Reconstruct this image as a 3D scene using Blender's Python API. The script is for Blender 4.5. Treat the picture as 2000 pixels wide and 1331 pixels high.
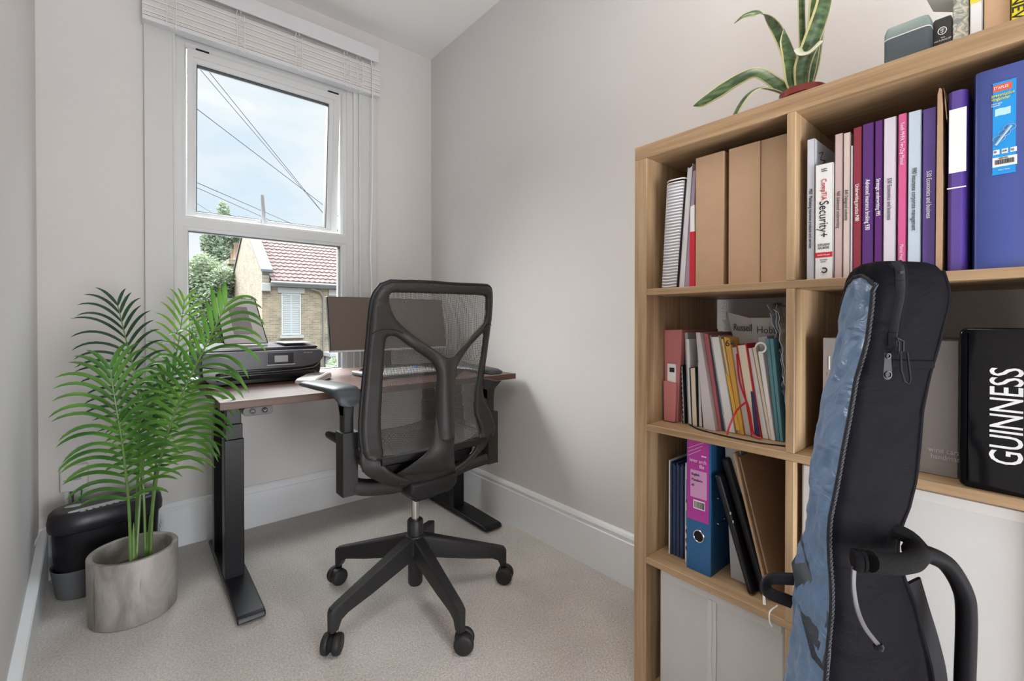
import bpy, bmesh, math, random
from mathutils import Vector, Matrix, noise
random.seed(7)
PI = math.pi
sc = bpy.context.scene
for o in list(bpy.data.objects): bpy.data.objects.remove(o)
COL = sc.collection

# ------------------------------------------------------------ camera, sky, light
cam_d = bpy.data.cameras.new('camera'); cam = bpy.data.objects.new('camera', cam_d); COL.objects.link(cam)
cam_d.sensor_width = 36.0; cam_d.lens = 886.2 * 36 / 2000; cam_d.shift_y = -(665.5 - 632.44) / 2000
cam_d.clip_start = 0.02; cam_d.clip_end = 300
cam.location = (0, 0, 1.005)
cam.rotation_euler = (math.radians(90 - .438), 0, math.radians(-40.1))
sc.camera = cam
vs = sc.view_settings
vs.view_transform = 'Standard'; vs.look = 'None'; vs.gamma = 1; vs.use_curve_mapping = False
vs.exposure = 0.20

def sky_world():
    w = bpy.data.worlds.new('sky'); sc.world = w; w.use_nodes = True
    nt = w.node_tree; nt.nodes.clear(); N = nt.nodes.new; L = nt.links.new
    out = N('ShaderNodeOutputWorld'); bg = N('ShaderNodeBackground')
    tc = N('ShaderNodeTexCoord'); sep = N('ShaderNodeSeparateXYZ')
    L(tc.outputs['Generated'], sep.inputs[0])
    mp = N('ShaderNodeMapping'); mp.inputs['Scale'].default_value = (1.0, 1.0, 2.2); mp.inputs['Location'].default_value = (0.4, .25, .1)
    L(tc.outputs['Generated'], mp.inputs[0])
    n1 = N('ShaderNodeTexNoise'); n1.inputs['Scale'].default_value = 2.3; n1.inputs['Detail'].default_value = 6; n1.inputs['Roughness'].default_value = .52
    L(mp.outputs[0], n1.inputs['Vector'])
    cr = N('ShaderNodeValToRGB'); e = cr.color_ramp.elements
    e[0].position = .38; e[0].color = (.49, .62, .73, 1); e[1].position = .56; e[1].color = (.70, .735, .76, 1)
    L(n1.outputs['Fac'], cr.inputs[0])
    hz = N('ShaderNodeMapRange'); hz.inputs['From Min'].default_value = 0; hz.inputs['From Max'].default_value = .30
    hz.inputs['To Min'].default_value = .55; hz.inputs['To Max'].default_value = 0
    L(sep.outputs['Z'], hz.inputs['Value'])
    mx = N('ShaderNodeMixRGB'); mx.inputs['Color2'].default_value = (.72, .745, .765, 1)
    L(hz.outputs[0], mx.inputs['Fac']); L(cr.outputs[0], mx.inputs['Color1'])
    # upper sky, above the window's view, boosted to light the room
    hi = N('ShaderNodeMapRange'); hi.inputs['From Min'].default_value = .48; hi.inputs['From Max'].default_value = .62
    hi.inputs['To Min'].default_value = 1.18; hi.inputs['To Max'].default_value = 16.5
    L(sep.outputs['Z'], hi.inputs['Value'])
    L(mx.outputs[0], bg.inputs['Color']); L(hi.outputs[0], bg.inputs['Strength'])
    L(bg.outputs[0], out.inputs[0])
sky_world()

sun_d = bpy.data.lights.new('sun', 'SUN'); sun = bpy.data.objects.new('sun', sun_d); COL.objects.link(sun)
sun_d.energy = 16.0; sun_d.angle = math.radians(56); sun_d.color = (1.0, .98, .95)
sun.rotation_euler = Vector((-.22, .70, .66)).to_track_quat('Z', 'Y').to_euler()
# fill light added at the unseen doorway behind the camera to brighten the room
ld = bpy.data.lights.new('landing_fill', 'AREA'); ld.shape = 'RECTANGLE'; ld.size = .82; ld.size_y = .9; ld.energy = 52; ld.color = (.95, .97, 1)
lo = bpy.data.objects.new('landing_fill', ld); COL.objects.link(lo); lo.location = (.51, -1.6, .55); lo.rotation_euler = (math.radians(100), 0, math.radians(-40))

# ------------------------------------------------------------ helpers
PM = {}
def thing(name, label, cat, loc=(0,0,0), rz=0, group=None):
    o = bpy.data.objects.new(name, None); COL.objects.link(o); o.empty_display_size = .05
    o.location = loc; o.rotation_euler = (0,0,rz); o['label'] = label; o['category'] = cat
    if group: o['group'] = group
    PM[o] = Matrix.Translation(loc) @ Matrix.Rotation(rz, 4, 'Z')
    return o
def tag(o, label, cat, group=None):
    o['label'] = label; o['category'] = cat
    if group: o['group'] = group
    return o
def V(*a): return Vector(a)

class B:
    def __init__(s): s.v = []; s.f = []; s.m = []
    def add(s, vs, fs, mi=0):
        n = len(s.v); s.v += [Vector(v) for v in vs]
        s.f += [tuple(i + n for i in f) for f in fs]; s.m += [mi] * len(fs); return s
    def box(s, x0, x1, y0, y1, z0, z1, mi=0, M=None):
        vs = [Vector((x, y, z)) for z in (z0, z1) for y in (y0, y1) for x in (x0, x1)]
        if M is not None: vs = [M @ v for v in vs]
        return s.add(vs, [(0,2,3,1),(4,5,7,6),(0,1,5,4),(2,6,7,3),(0,4,6,2),(1,3,7,5)], mi)
    def loft(s, rings, mi=0, cap=True, closed=True, loop=False):
        n = len(rings[0]); vs = [p for r in rings for p in r]; fs = []
        R = len(rings)
        for i in range(R if loop else R - 1):
            for j in range(n if closed else n - 1):
                a = i*n + j; b = i*n + (j+1) % n; c = ((i+1) % R)*n + (j+1) % n; d = ((i+1) % R)*n + j
                fs.append((a, b, c, d))
        if cap and not loop:
            fs.append(tuple(reversed(range(n)))); fs.append(tuple(range((R-1)*n, R*n)))
        return s.add(vs, fs, mi)
    def prism(s, poly, axis, a, b, mi=0, M=None):
        def P(p, t):
            q = {'x': (t, p[0], p[1]), 'y': (p[0], t, p[1]), 'z': (p[0], p[1], t)}[axis]
            return (M @ Vector(q)) if M is not None else Vector(q)
        return s.loft([[P(p, a) for p in poly], [P(p, b) for p in poly]], mi)
    def tube(s, path, r, n=8, mi=0, cap=True, loop=False, flat=1.0, nrm=None):
        path = [Vector(p) for p in path]; rs = r if isinstance(r, (list, tuple)) else [r]*len(path); rings = []
        up = Vector(nrm) if nrm else None
        L = len(path)
        for i, p in enumerate(path):
            t = (path[(i+1) % L] - path[i-1]) if (loop or 0 < i < L-1) else (path[1]-path[0] if i == 0 else path[-1]-path[-2])
            if t.length < 1e-9: t = Vector((0,0,1))
            t.normalize()
            if up is None: up = t.orthogonal()
            u = (up - t*up.dot(t))
            if u.length < 1e-6: u = t.orthogonal()
            u.normalize(); w = t.cross(u); up = u if nrm is None else Vector(nrm)
            rings.append([p + (u*math.cos(k*2*PI/n)*flat + w*math.sin(k*2*PI/n))*rs[i] for k in range(n)])
        return s.loft(rings, mi, cap, True, loop)
    def ribbon(s, path, ws, ts, nrm, mi=0, loop=False, n=12, e=.45):
        """sweep a rounded bar: ws half widths, ts half thicknesses (along nrm)"""
        path = [Vector(p) for p in path]; L = len(path); rings = []
        if not isinstance(ws, (list, tuple)): ws = [ws]*L
        if not isinstance(ts, (list, tuple)): ts = [ts]*L
        for i, p in enumerate(path):
            t = (path[(i+1) % L] - path[i-1]) if (loop or 0 < i < L-1) else (path[1]-path[0] if i == 0 else path[-1]-path[-2])
            t.normalize(); nn = Vector(nrm[i] if isinstance(nrm, list) else nrm)
            nn = (nn - t*nn.dot(t)).normalized(); w = t.cross(nn)
            r = []
            for k in range(n):
                a = k*2*PI/n + PI/n; c, q = math.cos(a), math.sin(a)
                r.append(p + w*ws[i]*math.copysign(abs(c)**e, c) + nn*ts[i]*math.copysign(abs(q)**e, q))
            rings.append(r)
        return s.loft(rings, mi, True, True, loop)
    def lathe(s, prof, c, n=24, mi=0, axis='z', M=None, cap=True):
        rings = []
        for r, z in prof:
            R = []
            for k in range(n):
                a = 2*PI*k/n
                q = Vector((r*math.cos(a), r*math.sin(a), z))
                if axis == 'x': q = Vector((z, r*math.cos(a), r*math.sin(a)))
                if axis == 'y': q = Vector((r*math.cos(a), z, r*math.sin(a)))
                if M is not None: q = M @ q
                R.append(q + Vector(c))
            rings.append(R)
        return s.loft(rings, mi, cap)
    def build(s, name, mat, parent=None, bevel=0, seg=2, smooth=False, subd=0, angle=35, uv=None, flip=True):
        Mi = PM.get(parent, Matrix.Identity(4)).inverted() if parent else Matrix.Identity(4)
        me = bpy.data.meshes.new(name); me.from_pydata([Mi @ v for v in s.v], [], s.f)
        mats = mat if isinstance(mat, (list, tuple)) else [mat]
        for m in mats: me.materials.append(m)
        if len(mats) > 1: me.polygons.foreach_set('material_index', s.m)
        if flip:
            bm = bmesh.new(); bm.from_mesh(me); bmesh.ops.recalc_face_normals(bm, faces=bm.faces); bm.to_mesh(me); bm.free()
        if smooth:
            me.polygons.foreach_set('use_smooth', [True]*len(me.polygons))
        me.update()
        o = bpy.data.objects.new(name, me); COL.objects.link(o)
        if parent: o.parent = parent; PM[o] = PM[parent]
        else: PM[o] = Matrix.Identity(4)
        if bevel:
            b = o.modifiers.new('bevel', 'BEVEL'); b.width = bevel; b.segments = seg; b.limit_method = 'ANGLE'; b.angle_limit = math.radians(angle)
            if hasattr(b, 'harden_normals'): b.harden_normals = False
        if subd:
            q = o.modifiers.new('sub', 'SUBSURF'); q.levels = subd; q.render_levels = subd
        if smooth and not subd and angle < 90:
            me.set_sharp_from_angle(angle=math.radians(angle))
        return o

def struct(o): o['kind'] = 'structure'; return o
def smoothpath(pts, k=6):
    """Catmull-Rom through points"""
    P = [Vector(p) for p in pts]; out = []
    for i in range(len(P)-1):
        p0 = P[i-1] if i else P[0]*2 - P[1]; p1 = P[i]; p2 = P[i+1]; p3 = P[i+2] if i+2 < len(P) else P[-1]*2 - P[-2]
        for j in range(k):
            t = j/k
            out.append(.5*((2*p1) + (p2-p0)*t + (2*p0-5*p1+4*p2-p3)*t*t + (3*p1-p0-3*p2+p3)*t**3))
    out.append(P[-1]); return out
def lerp(a, b, t): return a + (b-a)*t
def interp(x, xs, ys):
    if x <= xs[0]: return ys[0]
    for i in range(len(xs)-1):
        if x <= xs[i+1]: return lerp(ys[i], ys[i+1], (x-xs[i])/(xs[i+1]-xs[i]))
    return ys[-1]

# ------------------------------------------------------------ materials
def newmat(name):
    m = bpy.data.materials.new(name); m.use_nodes = True
    nt = m.node_tree; b = nt.nodes['Principled BSDF']; return m, nt, b
def plain(name, col, rough=.5, metal=0, spec=.5, bump=0, bscale=200, mottle=0, mscale=8, sheen=0, emit=None, coat=0, trans=0):
    m, nt, b = newmat(name); N = nt.nodes.new; L = nt.links.new
    b.inputs['Base Color'].default_value = (*col, 1); b.inputs['Roughness'].default_value = rough
    b.inputs['Metallic'].default_value = metal; b.inputs['Specular IOR Level'].default_value = spec
    if sheen: b.inputs['Sheen Weight'].default_value = sheen
    if coat: b.inputs['Coat Weight'].default_value = coat; b.inputs['Coat Roughness'].default_value = .1
    if trans: b.inputs['Transmission Weight'].default_value = trans
    tc = N('ShaderNodeTexCoord')
    if mottle:
        n = N('ShaderNodeTexNoise'); n.inputs['Scale'].default_value = mscale; n.inputs['Detail'].default_value = 5
        L(tc.outputs['Object'], n.inputs['Vector'])
        mr = N('ShaderNodeMapRange'); mr.inputs['From Min'].default_value = .3; mr.inputs['From Max'].default_value = .7
        mr.inputs['To Min'].default_value = 1-mottle; mr.inputs['To Max'].default_value = 1+mottle
        L(n.outputs['Fac'], mr.inputs['Value'])
        vm = N('ShaderNodeVectorMath'); vm.operation = 'SCALE'; vm.inputs[0].default_value = col
        L(mr.outputs[0], vm.inputs['Scale']); L(vm.outputs[0], b.inputs['Base Color'])
    if bump:
        n = N('ShaderNodeTexNoise'); n.inputs['Scale'].default_value = bscale; n.inputs['Detail'].default_value = 3
        L(tc.outputs['Object'], n.inputs['Vector'])
        bp = N('ShaderNodeBump'); bp.inputs['Strength'].default_value = bump; bp.inputs['Distance'].default_value = .002
        L(n.outputs['Fac'], bp.inputs['Height']); L(bp.outputs[0], b.inputs['Normal'])
    return m
def wood(name, c1, c2, axis='y', scale=1.0, rough=.45, cathedral=False, c3=None):
    m, nt, b = newmat(name); N = nt.nodes.new; L = nt.links.new
    tc = N('ShaderNodeTexCoord'); mp = N('ShaderNodeMapping'); s = {'x': (1.2, 42, 42), 'y': (42, 1.2, 42), 'z': (42, 42, 1.2)}[axis]
    mp.inputs['Scale'].default_value = tuple(k*scale for k in s); L(tc.outputs['Object'], mp.inputs[0])
    n = N('ShaderNodeTexNoise'); n.inputs['Scale'].default_value = 2.2; n.inputs['Detail'].default_value = 8; n.inputs['Roughness'].default_value = .62
    n.inputs['Distortion'].default_value = .35
    L(mp.outputs[0], n.inputs['Vector'])
    mp2 = N('ShaderNodeMapping'); s2 = {'x': (.8, 7, 7), 'y': (7, .8, 7), 'z': (7, 7, .8)}[axis]
    mp2.inputs['Scale'].default_value = tuple(k*scale for k in s2); L(tc.outputs['Object'], mp2.inputs[0])
    n2 = N('ShaderNodeTexNoise'); n2.inputs['Scale'].default_value = 1.6; n2.inputs['Detail'].default_value = 3; n2.inputs['Distortion'].default_value = 1.2
    L(mp2.outputs[0], n2.inputs['Vector'])
    ad = N('ShaderNodeMath'); ad.operation = 'MULTIPLY_ADD'; ad.inputs[1].default_value = .45
    L(n2.outputs['Fac'], ad.inputs[0])
    ml = N('ShaderNodeMath'); ml.operation = 'MULTIPLY'; ml.inputs[1].default_value = .55; L(n.outputs['Fac'], ml.inputs[0]); L(ml.outputs[0], ad.inputs[2])
    cr = N('ShaderNodeValToRGB'); e = cr.color_ramp.elements
    e[0].position = .36; e[0].color = (*c1, 1); e[1].position = .62; e[1].color = (*c2, 1)
    L(ad.outputs[0], cr.inputs[0]); L(cr.outputs[0], b.inputs['Base Color'])
    b.inputs['Roughness'].default_value = rough; b.inputs['Specular IOR Level'].default_value = .4
    bp = N('ShaderNodeBump'); bp.inputs['Strength'].default_value = .12; bp.inputs['Distance'].default_value = .001
    L(n.outputs['Fac'], bp.inputs['Height']); L(bp.outputs[0], b.inputs['Normal'])
    return m

M = {}
M['wall'] = plain('wall_paint', (.66, .635, .62), .75, bump=.12, bscale=60, mottle=.012, mscale=3)
M['ceil'] = plain('ceiling_paint', (.80, .79, .77), .8)
M['trim'] = plain('white_gloss_paint', (.59, .59, .585), .4)
M['skirt'] = plain('skirting_gloss', (.82, .835, .85), .3)
M['mattblack'] = plain('matt_black_tube', (.004, .004, .005), .5, spec=.10)
M['pvc'] = plain('white_pvc', (.62, .63, .63), .35)
M['blindw'] = plain('white_painted_slat', (.72, .69, .68), .45)
M['blindr'] = plain('white_rail', (.66, .66, .675), .4)
M['cordw'] = plain('white_cord', (.82, .78, .76), .8)
M['oak_y'] = wood('oak_veneer_along', (.27, .165, .085), (.50, .345, .200), 'y')
M['oak_z'] = wood('oak_veneer_upright', (.27, .165, .085), (.50, .345, .200), 'z')
M['walnut'] = wood('walnut_laminate', (.040, .018, .012), (.115, .058, .040), 'x', .8, .42)
M['black'] = plain('black_powder_coat', (.006, .006, .008), .36, spec=.35, bump=.05, bscale=900)
M['blackp'] = plain('black_plastic', (.008, .008, .010), .45, spec=.3)
M['gloss'] = plain('glossy_black', (.005, .005, .006), .12, spec=.2)
M['chairp'] = plain('charcoal_chair_plastic', (.021, .020, .019), .5, spec=.35, bump=.06, bscale=1200)
M['chaird'] = plain('dark_chair_plastic', (.013, .012, .013), .5, spec=.3)
M['base'] = plain('charcoal_nylon', (.019, .019, .021), .45, spec=.4, bump=.05, bscale=1000)
M['rubber'] = plain('rubber', (.012, .012, .013), .55)
M['chrome'] = plain('steel', (.55, .53, .51), .25, 1)
M['pad'] = plain('armrest_pad', (.035, .041, .047), .45, spec=.35)
M['chromed'] = plain('satin_metal', (.5, .5, .5), .4, .8)
M['silver'] = plain('silver_plastic', (.55, .56, .58), .35, .3)
M['white'] = plain('white_paper', (.80, .80, .80), .7)
M['paper'] = plain('paper', (.72, .71, .70), .75)
M['cream'] = plain('cream_pages', (.70, .62, .47), .8)
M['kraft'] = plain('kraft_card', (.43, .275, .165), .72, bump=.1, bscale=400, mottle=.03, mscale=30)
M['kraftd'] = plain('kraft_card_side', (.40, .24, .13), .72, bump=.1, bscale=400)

def carpet():
    m, nt, b = newmat('beige_carpet'); N = nt.nodes.new; L = nt.links.new
    tc = N('ShaderNodeTexCoord')
    n = N('ShaderNodeTexNoise'); n.inputs['Scale'].default_value = 170; n.inputs['Detail'].default_value = 4; n.inputs['Roughness'].default_value = .7
    L(tc.outputs['Object'], n.inputs['Vector'])
    n2 = N('ShaderNodeTexNoise'); n2.inputs['Scale'].default_value = 4; n2.inputs['Detail'].default_value = 4; L(tc.outputs['Object'], n2.inputs['Vector'])
    v = N('ShaderNodeTexVoronoi'); v.inputs['Scale'].default_value = 260; L(tc.outputs['Object'], v.inputs['Vector'])
    cr = N('ShaderNodeValToRGB'); e = cr.color_ramp.elements
    e[0].position = .32; e[0].color = (.47, .42, .38, 1); e[1].position = .64; e[1].color = (.92, .87, .82, 1)
    mx = N('ShaderNodeMath'); mx.operation = 'MULTIPLY_ADD'; mx.inputs[1].default_value = .22; L(n2.outputs['Fac'], mx.inputs[0])
    m1 = N('ShaderNodeMath'); m1.operation = 'MULTIPLY_ADD'; m1.inputs[1].default_value = .78; m1.inputs[2].default_value = 0; L(n.outputs['Fac'], m1.inputs[0]); L(m1.outputs[0], mx.inputs[2])
    L(mx.outputs[0], cr.inputs[0]); L(cr.outputs[0], b.inputs['Base Color'])
    b.inputs['Roughness'].default_value = .95; b.inputs['Specular IOR Level'].default_value = .1; b.inputs['Sheen Weight'].default_value = .25
    bp = N('ShaderNodeBump'); bp.inputs['Strength'].default_value = .9; bp.inputs['Distance'].default_value = .007
    sb = N('ShaderNodeMath'); sb.operation = 'SUBTRACT'; L(n.outputs['Fac'], sb.inputs[0])
    vv = N('ShaderNodeMath'); vv.operation = 'MULTIPLY'; vv.inputs[1].default_value = .4; L(v.outputs['Distance'], vv.inputs[0]); L(vv.outputs[0], sb.inputs[1])
    L(sb.outputs[0], bp.inputs['Height']); L(bp.outputs[0], b.inputs['Normal'])
    return m
M['carpet'] = carpet()

def glassmat():
    m = bpy.data.materials.new('window_glass'); m.use_nodes = True; nt = m.node_tree; nt.nodes.clear(); N = nt.nodes.new; L = nt.links.new
    o = N('ShaderNodeOutputMaterial'); t = N('ShaderNodeBsdfTransparent'); t.inputs[0].default_value = (.97, .98, .98, 1)
    g = N('ShaderNodeBsdfGlossy'); g.inputs['Roughness'].default_value = .02; mx = N('ShaderNodeMixShader'); fr = N('ShaderNodeFresnel'); fr.inputs[0].default_value = 1.45
    ml = N('ShaderNodeMath'); ml.operation = 'MULTIPLY'; ml.inputs[1].default_value = .06
    L(fr.outputs[0], ml.inputs[0]); L(ml.outputs[0], mx.inputs[0]); L(t.outputs[0], mx.inputs[1]); L(g.outputs[0], mx.inputs[2]); L(mx.outputs[0], o.inputs[0])
    return m
M['glass'] = glassmat()

def netmat(name, col, scale, fill=.5, diag=.6, mode='xz'):
    """woven net: dark threads, the gaps between them really open"""
    m = bpy.data.materials.new(name); m.use_nodes = True; nt = m.node_tree; nt.nodes.clear(); N = nt.nodes.new; L = nt.links.new
    o = N('ShaderNodeOutputMaterial'); t = N('ShaderNodeBsdfTransparent'); p = N('ShaderNodeBsdfPrincipled')
    p.inputs['Base Color'].default_value = (*col, 1); p.inputs['Roughness'].default_value = .5
    tc = N('ShaderNodeTexCoord'); sp = N('ShaderNodeSeparateXYZ'); L(tc.outputs['Object'], sp.inputs[0])
    def wave(vec, sc_):
        dt = N('ShaderNodeVectorMath'); dt.operation = 'DOT_PRODUCT'; dt.inputs[1].default_value = tuple(k*sc_ for k in vec)
        L(tc.outputs['Object'], dt.inputs[0])
        s = N('ShaderNodeMath'); s.operation = 'SINE'; L(dt.outputs['Value'], s.inputs[0]); return s
    a = wave((1, .1, .22) if mode == 'xz' else (1, diag, 0), scale)
    b = wave((.15, 0, 1) if mode == 'xz' else (diag, -1, 0), scale*.7)
    def gt(s, th):
        g = N('ShaderNodeMath'); g.operation = 'GREATER_THAN'; g.inputs[1].default_value = th; L(s.outputs[0], g.inputs[0]); return g
    ga, gb = gt(a, fill), gt(b, .90)
    mm = N('ShaderNodeMath'); mm.operation = 'MAXIMUM'; L(ga.outputs[0], mm.inputs[0]); L(gb.outputs[0], mm.inputs[1])
    mx = N('ShaderNodeMixShader'); L(mm.outputs[0], mx.inputs[0]); L(t.outputs[0], mx.inputs[1]); L(p.outputs[0], mx.inputs[2]); L(mx.outputs[0], o.inputs[0])
    return m
M['net'] = netmat('back_mesh_net', (.085, .080, .076), 2*PI/.0046, .10)
M['netseat'] = netmat('seat_mesh_net', (.060, .060, .062), 2*PI/.0046, -.45, .6, 'xy')

def leafmat(name, c1, c2, rough=.42):
    m, nt, b = newmat(name); N = nt.nodes.new; L = nt.links.new
    tc = N('ShaderNodeTexCoord'); n = N('ShaderNodeTexNoise'); n.inputs['Scale'].default_value = 9; L(tc.outputs['Object'], n.inputs['Vector'])
    cr = N('ShaderNodeValToRGB'); e = cr.color_ramp.elements; e[0].position = .35; e[1].position = .65
    e[0].color = (*c1, 1); e[1].color = (*c2, 1); L(n.outputs['Fac'], cr.inputs[0]); L(cr.outputs[0], b.inputs['Base Color'])
    b.inputs['Roughness'].default_value = rough
    # thin leaf lets light through
    tr = N('ShaderNodeBsdfTranslucent'); L(cr.outputs[0], tr.inputs[0]); mx = N('ShaderNodeMixShader'); mx.inputs[0].default_value = .35
    out = nt.nodes['Material Output']; L(b.outputs[0], mx.inputs[1]); L(tr.outputs[0], mx.inputs[2]); L(mx.outputs[0], out.inputs[0])
    return m

def text(s, size, mat, parent, Mx, name='lettering', sx=1.0, align='LEFT', ext=.0003, spacing=1.0, fat=0):
    """flat lettering; Mx maps local (x right, y up) to the world"""
    c = bpy.data.curves.new(name, 'FONT'); c.body = s; c.size = size; c.align_x = align; c.extrude = ext; c.space_character = spacing
    c.resolution_u = 3; c.offset = fat
    o = bpy.data.objects.new('tmp', c); COL.objects.link(o)
    dg = bpy.context.evaluated_depsgraph_get(); dg.update()
    me = bpy.data.meshes.new_from_object(o.evaluated_get(dg)); bpy.data.objects.remove(o); bpy.data.curves.remove(c)
    me.name = name
    Mi = PM[parent].inverted() if parent else Matrix.Identity(4)
    me.transform(Mi @ Mx @ Matrix.Diagonal((sx, 1, 1, 1))); me.materials.clear(); me.materials.append(mat)
    q = bpy.data.objects.new(name, me); COL.objects.link(q)
    if parent: q.parent = parent; PM[q] = PM[parent]
    return q
def frame(o, right, up):
    r = Vector(right).normalized(); u = Vector(up); u = (u - r*u.dot(r)).normalized(); n = r.cross(u)
    m = Matrix((r, u, n)).transposed().to_4x4(); m.translation = Vector(o); return m
# ============================================================ the room
XR, YB, ZC = 1.445, 2.50, 2.63          # right wall, window wall, ceiling
YR = -1.7                                # rear wall behind the camera
def xl(y): return -.275 + (2.5 - y)*.033 # the left wall runs slightly out of square
b = B(); b.add([(xl(YR)-.1, YR-.1, 0), (XR+.1, YR-.1, 0), (XR+.1, YB+.1, 0), (xl(YB)-.1, YB+.1, 0)], [(0,1,2,3)])
b.add([(xl(YR)-.1, YR-.1, -.05), (XR+.1, YR-.1, -.05), (XR+.1, YB+.1, -.05), (xl(YB)-.1, YB+.1, -.05)], [(3,2,1,0)])
struct(b.build('floor', M['carpet'], flip=False))
struct(B().box(xl(YR)-.1, XR+.1, YR-.1, YB+.1, ZC, ZC+.1).build('ceiling', M['ceil']))
struct(B().box(XR, XR+.1, YR-.1, YB+.12, 0, ZC).build('wall_right', M['wall']))
b = B(); b.loft([[V(xl(YR), YR-.1, z), V(xl(YB), YB+.12, z), V(xl(YB)-.1, YB+.12, z), V(xl(YR)-.1, YR-.1, z)] for z in (0, ZC)])
struct(b.build('wall_left', M['wall']))
# window wall with its opening
WX0, WX1, WZ0, WZ1 = .15, .985, .70, 2.36
b = B(); T = .16
b.box(xl(YB), WX0, YB, YB+T, 0, ZC); b.box(WX1, XR, YB, YB+T, 0, ZC); b.box(WX0, WX1, YB, YB+T, 0, WZ0); b.box(WX0, WX1, YB, YB+T, WZ1, ZC)
struct(b.build('wall_back', M['wall']))
# rear wall with a doorway
b = B(); b.box(xl(YR), .10, YR-.1, YR, 0, ZC); b.box(.92, XR, YR-.1, YR, 0, ZC); b.box(.10, .92, YR-.1, YR, 2.05, ZC)
struct(b.build('wall_rear', M['wall']))

# skirting boards: flat face, groove, rounded top
def skirt_profile(h=.20, t=.018):
    return [(0, 0), (t, 0), (t, h-.035), (t-.004, h-.032), (t-.003, h-.024), (t-.001, h-.016), (t-.006, h-.006), (t-.011, h), (0, h)]
pr = skirt_profile()
b = B(); b.loft([[V(XR-p, y, z) for p, z in pr] for y in (YR, YB)]); struct(b.build('baseboard_right', M['skirt']))
b = B(); b.loft([[V(x, YB-p, z) for p, z in pr] for x in (xl(YB), XR)]); struct(b.build('baseboard_back', M['skirt']))
# the left board slopes: its top falls towards the room's door
b = B(); rings = []
for y in (2.499, 2.3, 2.0, 1.7, 1.4, 1.0, .4, YR):
    h = interp(y, [1.0, 1.4, 1.84, 2.35, 2.5], [.02, .045, .088, .165, .20]); x = xl(y); t = .030
    rings.append([V(x, y, 0), V(x+t, y, 0), V(x+t, y, h-.004), V(x+t-.004, y, h), V(x, y, h)])
b.loft(rings); struct(b.build('baseboard_left', M['skirt']))

# architrave round the window
def board(x0, x1, z0, z1, name, t=.022):
    b = B(); b.box(x0, x1, YB-t, YB, z0, z1); return struct(b.build(name, M['trim'], bevel=.003))
board(.050, .150, .62, 2.46, 'trim_1'); board(.985, 1.080, .62, 2.46, 'trim_2'); board(.150, .985, 2.36, 2.46, 'trim_3')
b = B(); b.tube([(.152, YB-.020, .62), (.152, YB-.020, 2.36)], .006, 8); b.tube([(.983, YB-.020, .62), (.983, YB-.020, 2.36)], .006, 8)
struct(b.build('trim_4', M['pvc'], smooth=True))
struct(B().box(.04, 1.09, YB-.05, YB+.02, .665, .70).build('window_sill', M['trim'], bevel=.004))

# ---- the window: frame, transom, fixed pane, top-hung casement standing ajar
win = bpy.data.objects.new('window_1', None); COL.objects.link(win); win['kind'] = 'structure'; win.location = (.567, 2.53, .70); PM[win] = Matrix.Translation((.567, 2.53, .70))
fx0, fx1, fz0, fz1, fy0, fy1 = .156, .979, .70, 2.36, YB+.0, YB+.07
ix0, ix1 = .199, .886+.005
def bars(y0, y1, o, i, name, parent, mat=M['pvc'], Mx=None, bead=.008):
    """mitred frame with chamfered inner edge: o,i = (x0,x1,z0,z1)"""
    b = B()
    O = [(o[0], o[2]), (o[1], o[2]), (o[1], o[3]), (o[0], o[3])]; I = [(i[0], i[2]), (i[1], i[2]), (i[1], i[3]), (i[0], i[3])]
    m = [(lerp(I[k][0], O[k][0], .45), lerp(I[k][1], O[k][1], .45)) for k in range(4)]
    def Pt(p, y):
        v = V(p[0], y, p[1]); return (Mx @ v) if Mx is not None else v
    rings = [[Pt(p, y0) for p in O], [Pt(p, y0) for p in m], [Pt(p, y0+bead*.6) for p in m], [Pt((lerp(I[k][0], m[k][0], .3), lerp(I[k][1], m[k][1], .3)), y0+bead) for k in range(4)], [Pt(p, y0+bead*2.4) for p in I], [Pt(p, y1) for p in I], [Pt(p, y1) for p in O]]
    n = 4; vs = [p for r in rings for p in r]; R = len(rings); fs = []
    for a in range(R):
        for k in range(4):
            fs.append((a*n+k, a*n+(k+1) % 4, ((a+1) % R)*n+(k+1) % 4, ((a+1) % R)*n+k))
    b.add(vs, fs); return b.build(name, mat, parent)
bars(fy0, fy0+.030, (fx0, .950, 1.445, fz1), (.199, .889, 1.482, 2.236), 'window_frame', win)
bars(fy0, fy1, (fx0, .950, fz0, 1.445), (.205, .884, .745, 1.410), 'window_frame', win)
B().box(.184, .199, fy0+.031, fy1, 1.470, 2.245).build('hinge_side_rebate', M['pvc'], win)
B().box(.950, .9850, fy0-.012, fy1, fz0, fz1).build('frame_packer', M['pvc'], win, bevel=.003)
B().box(.205, .884, fy0+.034, fy0+.040, .745, 1.410).build('window_pane', M['glass'], win)
g = B(); 
for x in (.204, .884): g.box(x-.0015, x+.0015, fy0+.018, fy0+.05, .745, 1.41)
for z in (.745, 1.4105): g.box(.204, .885, fy0+.018, fy0+.05, z-.0015, z+.0015)
g.build('pane_gasket', M['rubber'], win)
HA = math.radians(4.6)
HM = Matrix.Translation((0, fy0+.01, 2.232)) @ Matrix.Rotation(HA, 4, 'X') @ Matrix.Translation((0, -(fy0+.01), -2.232))
cas = bars(fy0+.006, fy0+.062, (.203, .884, 1.484, 2.232), (.242, .826, 1.512, 2.172), 'casement', win, Mx=HM)
B().box(.242, .826, fy0+.034, fy0+.040, 1.512, 2.172, M=HM).build('window_pane', M['glass'], cas)
g = B()
for x in (.241, .827): g.box(x-.0015, x+.0015, fy0+.02, fy0+.05, 1.512, 2.172, M=HM)
for z in (1.511, 2.173): g.box(.241, .828, fy0+.02, fy0+.05, z-.0015, z+.0015, M=HM)
g.build('pane_gasket', M['rubber'], cas)
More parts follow.
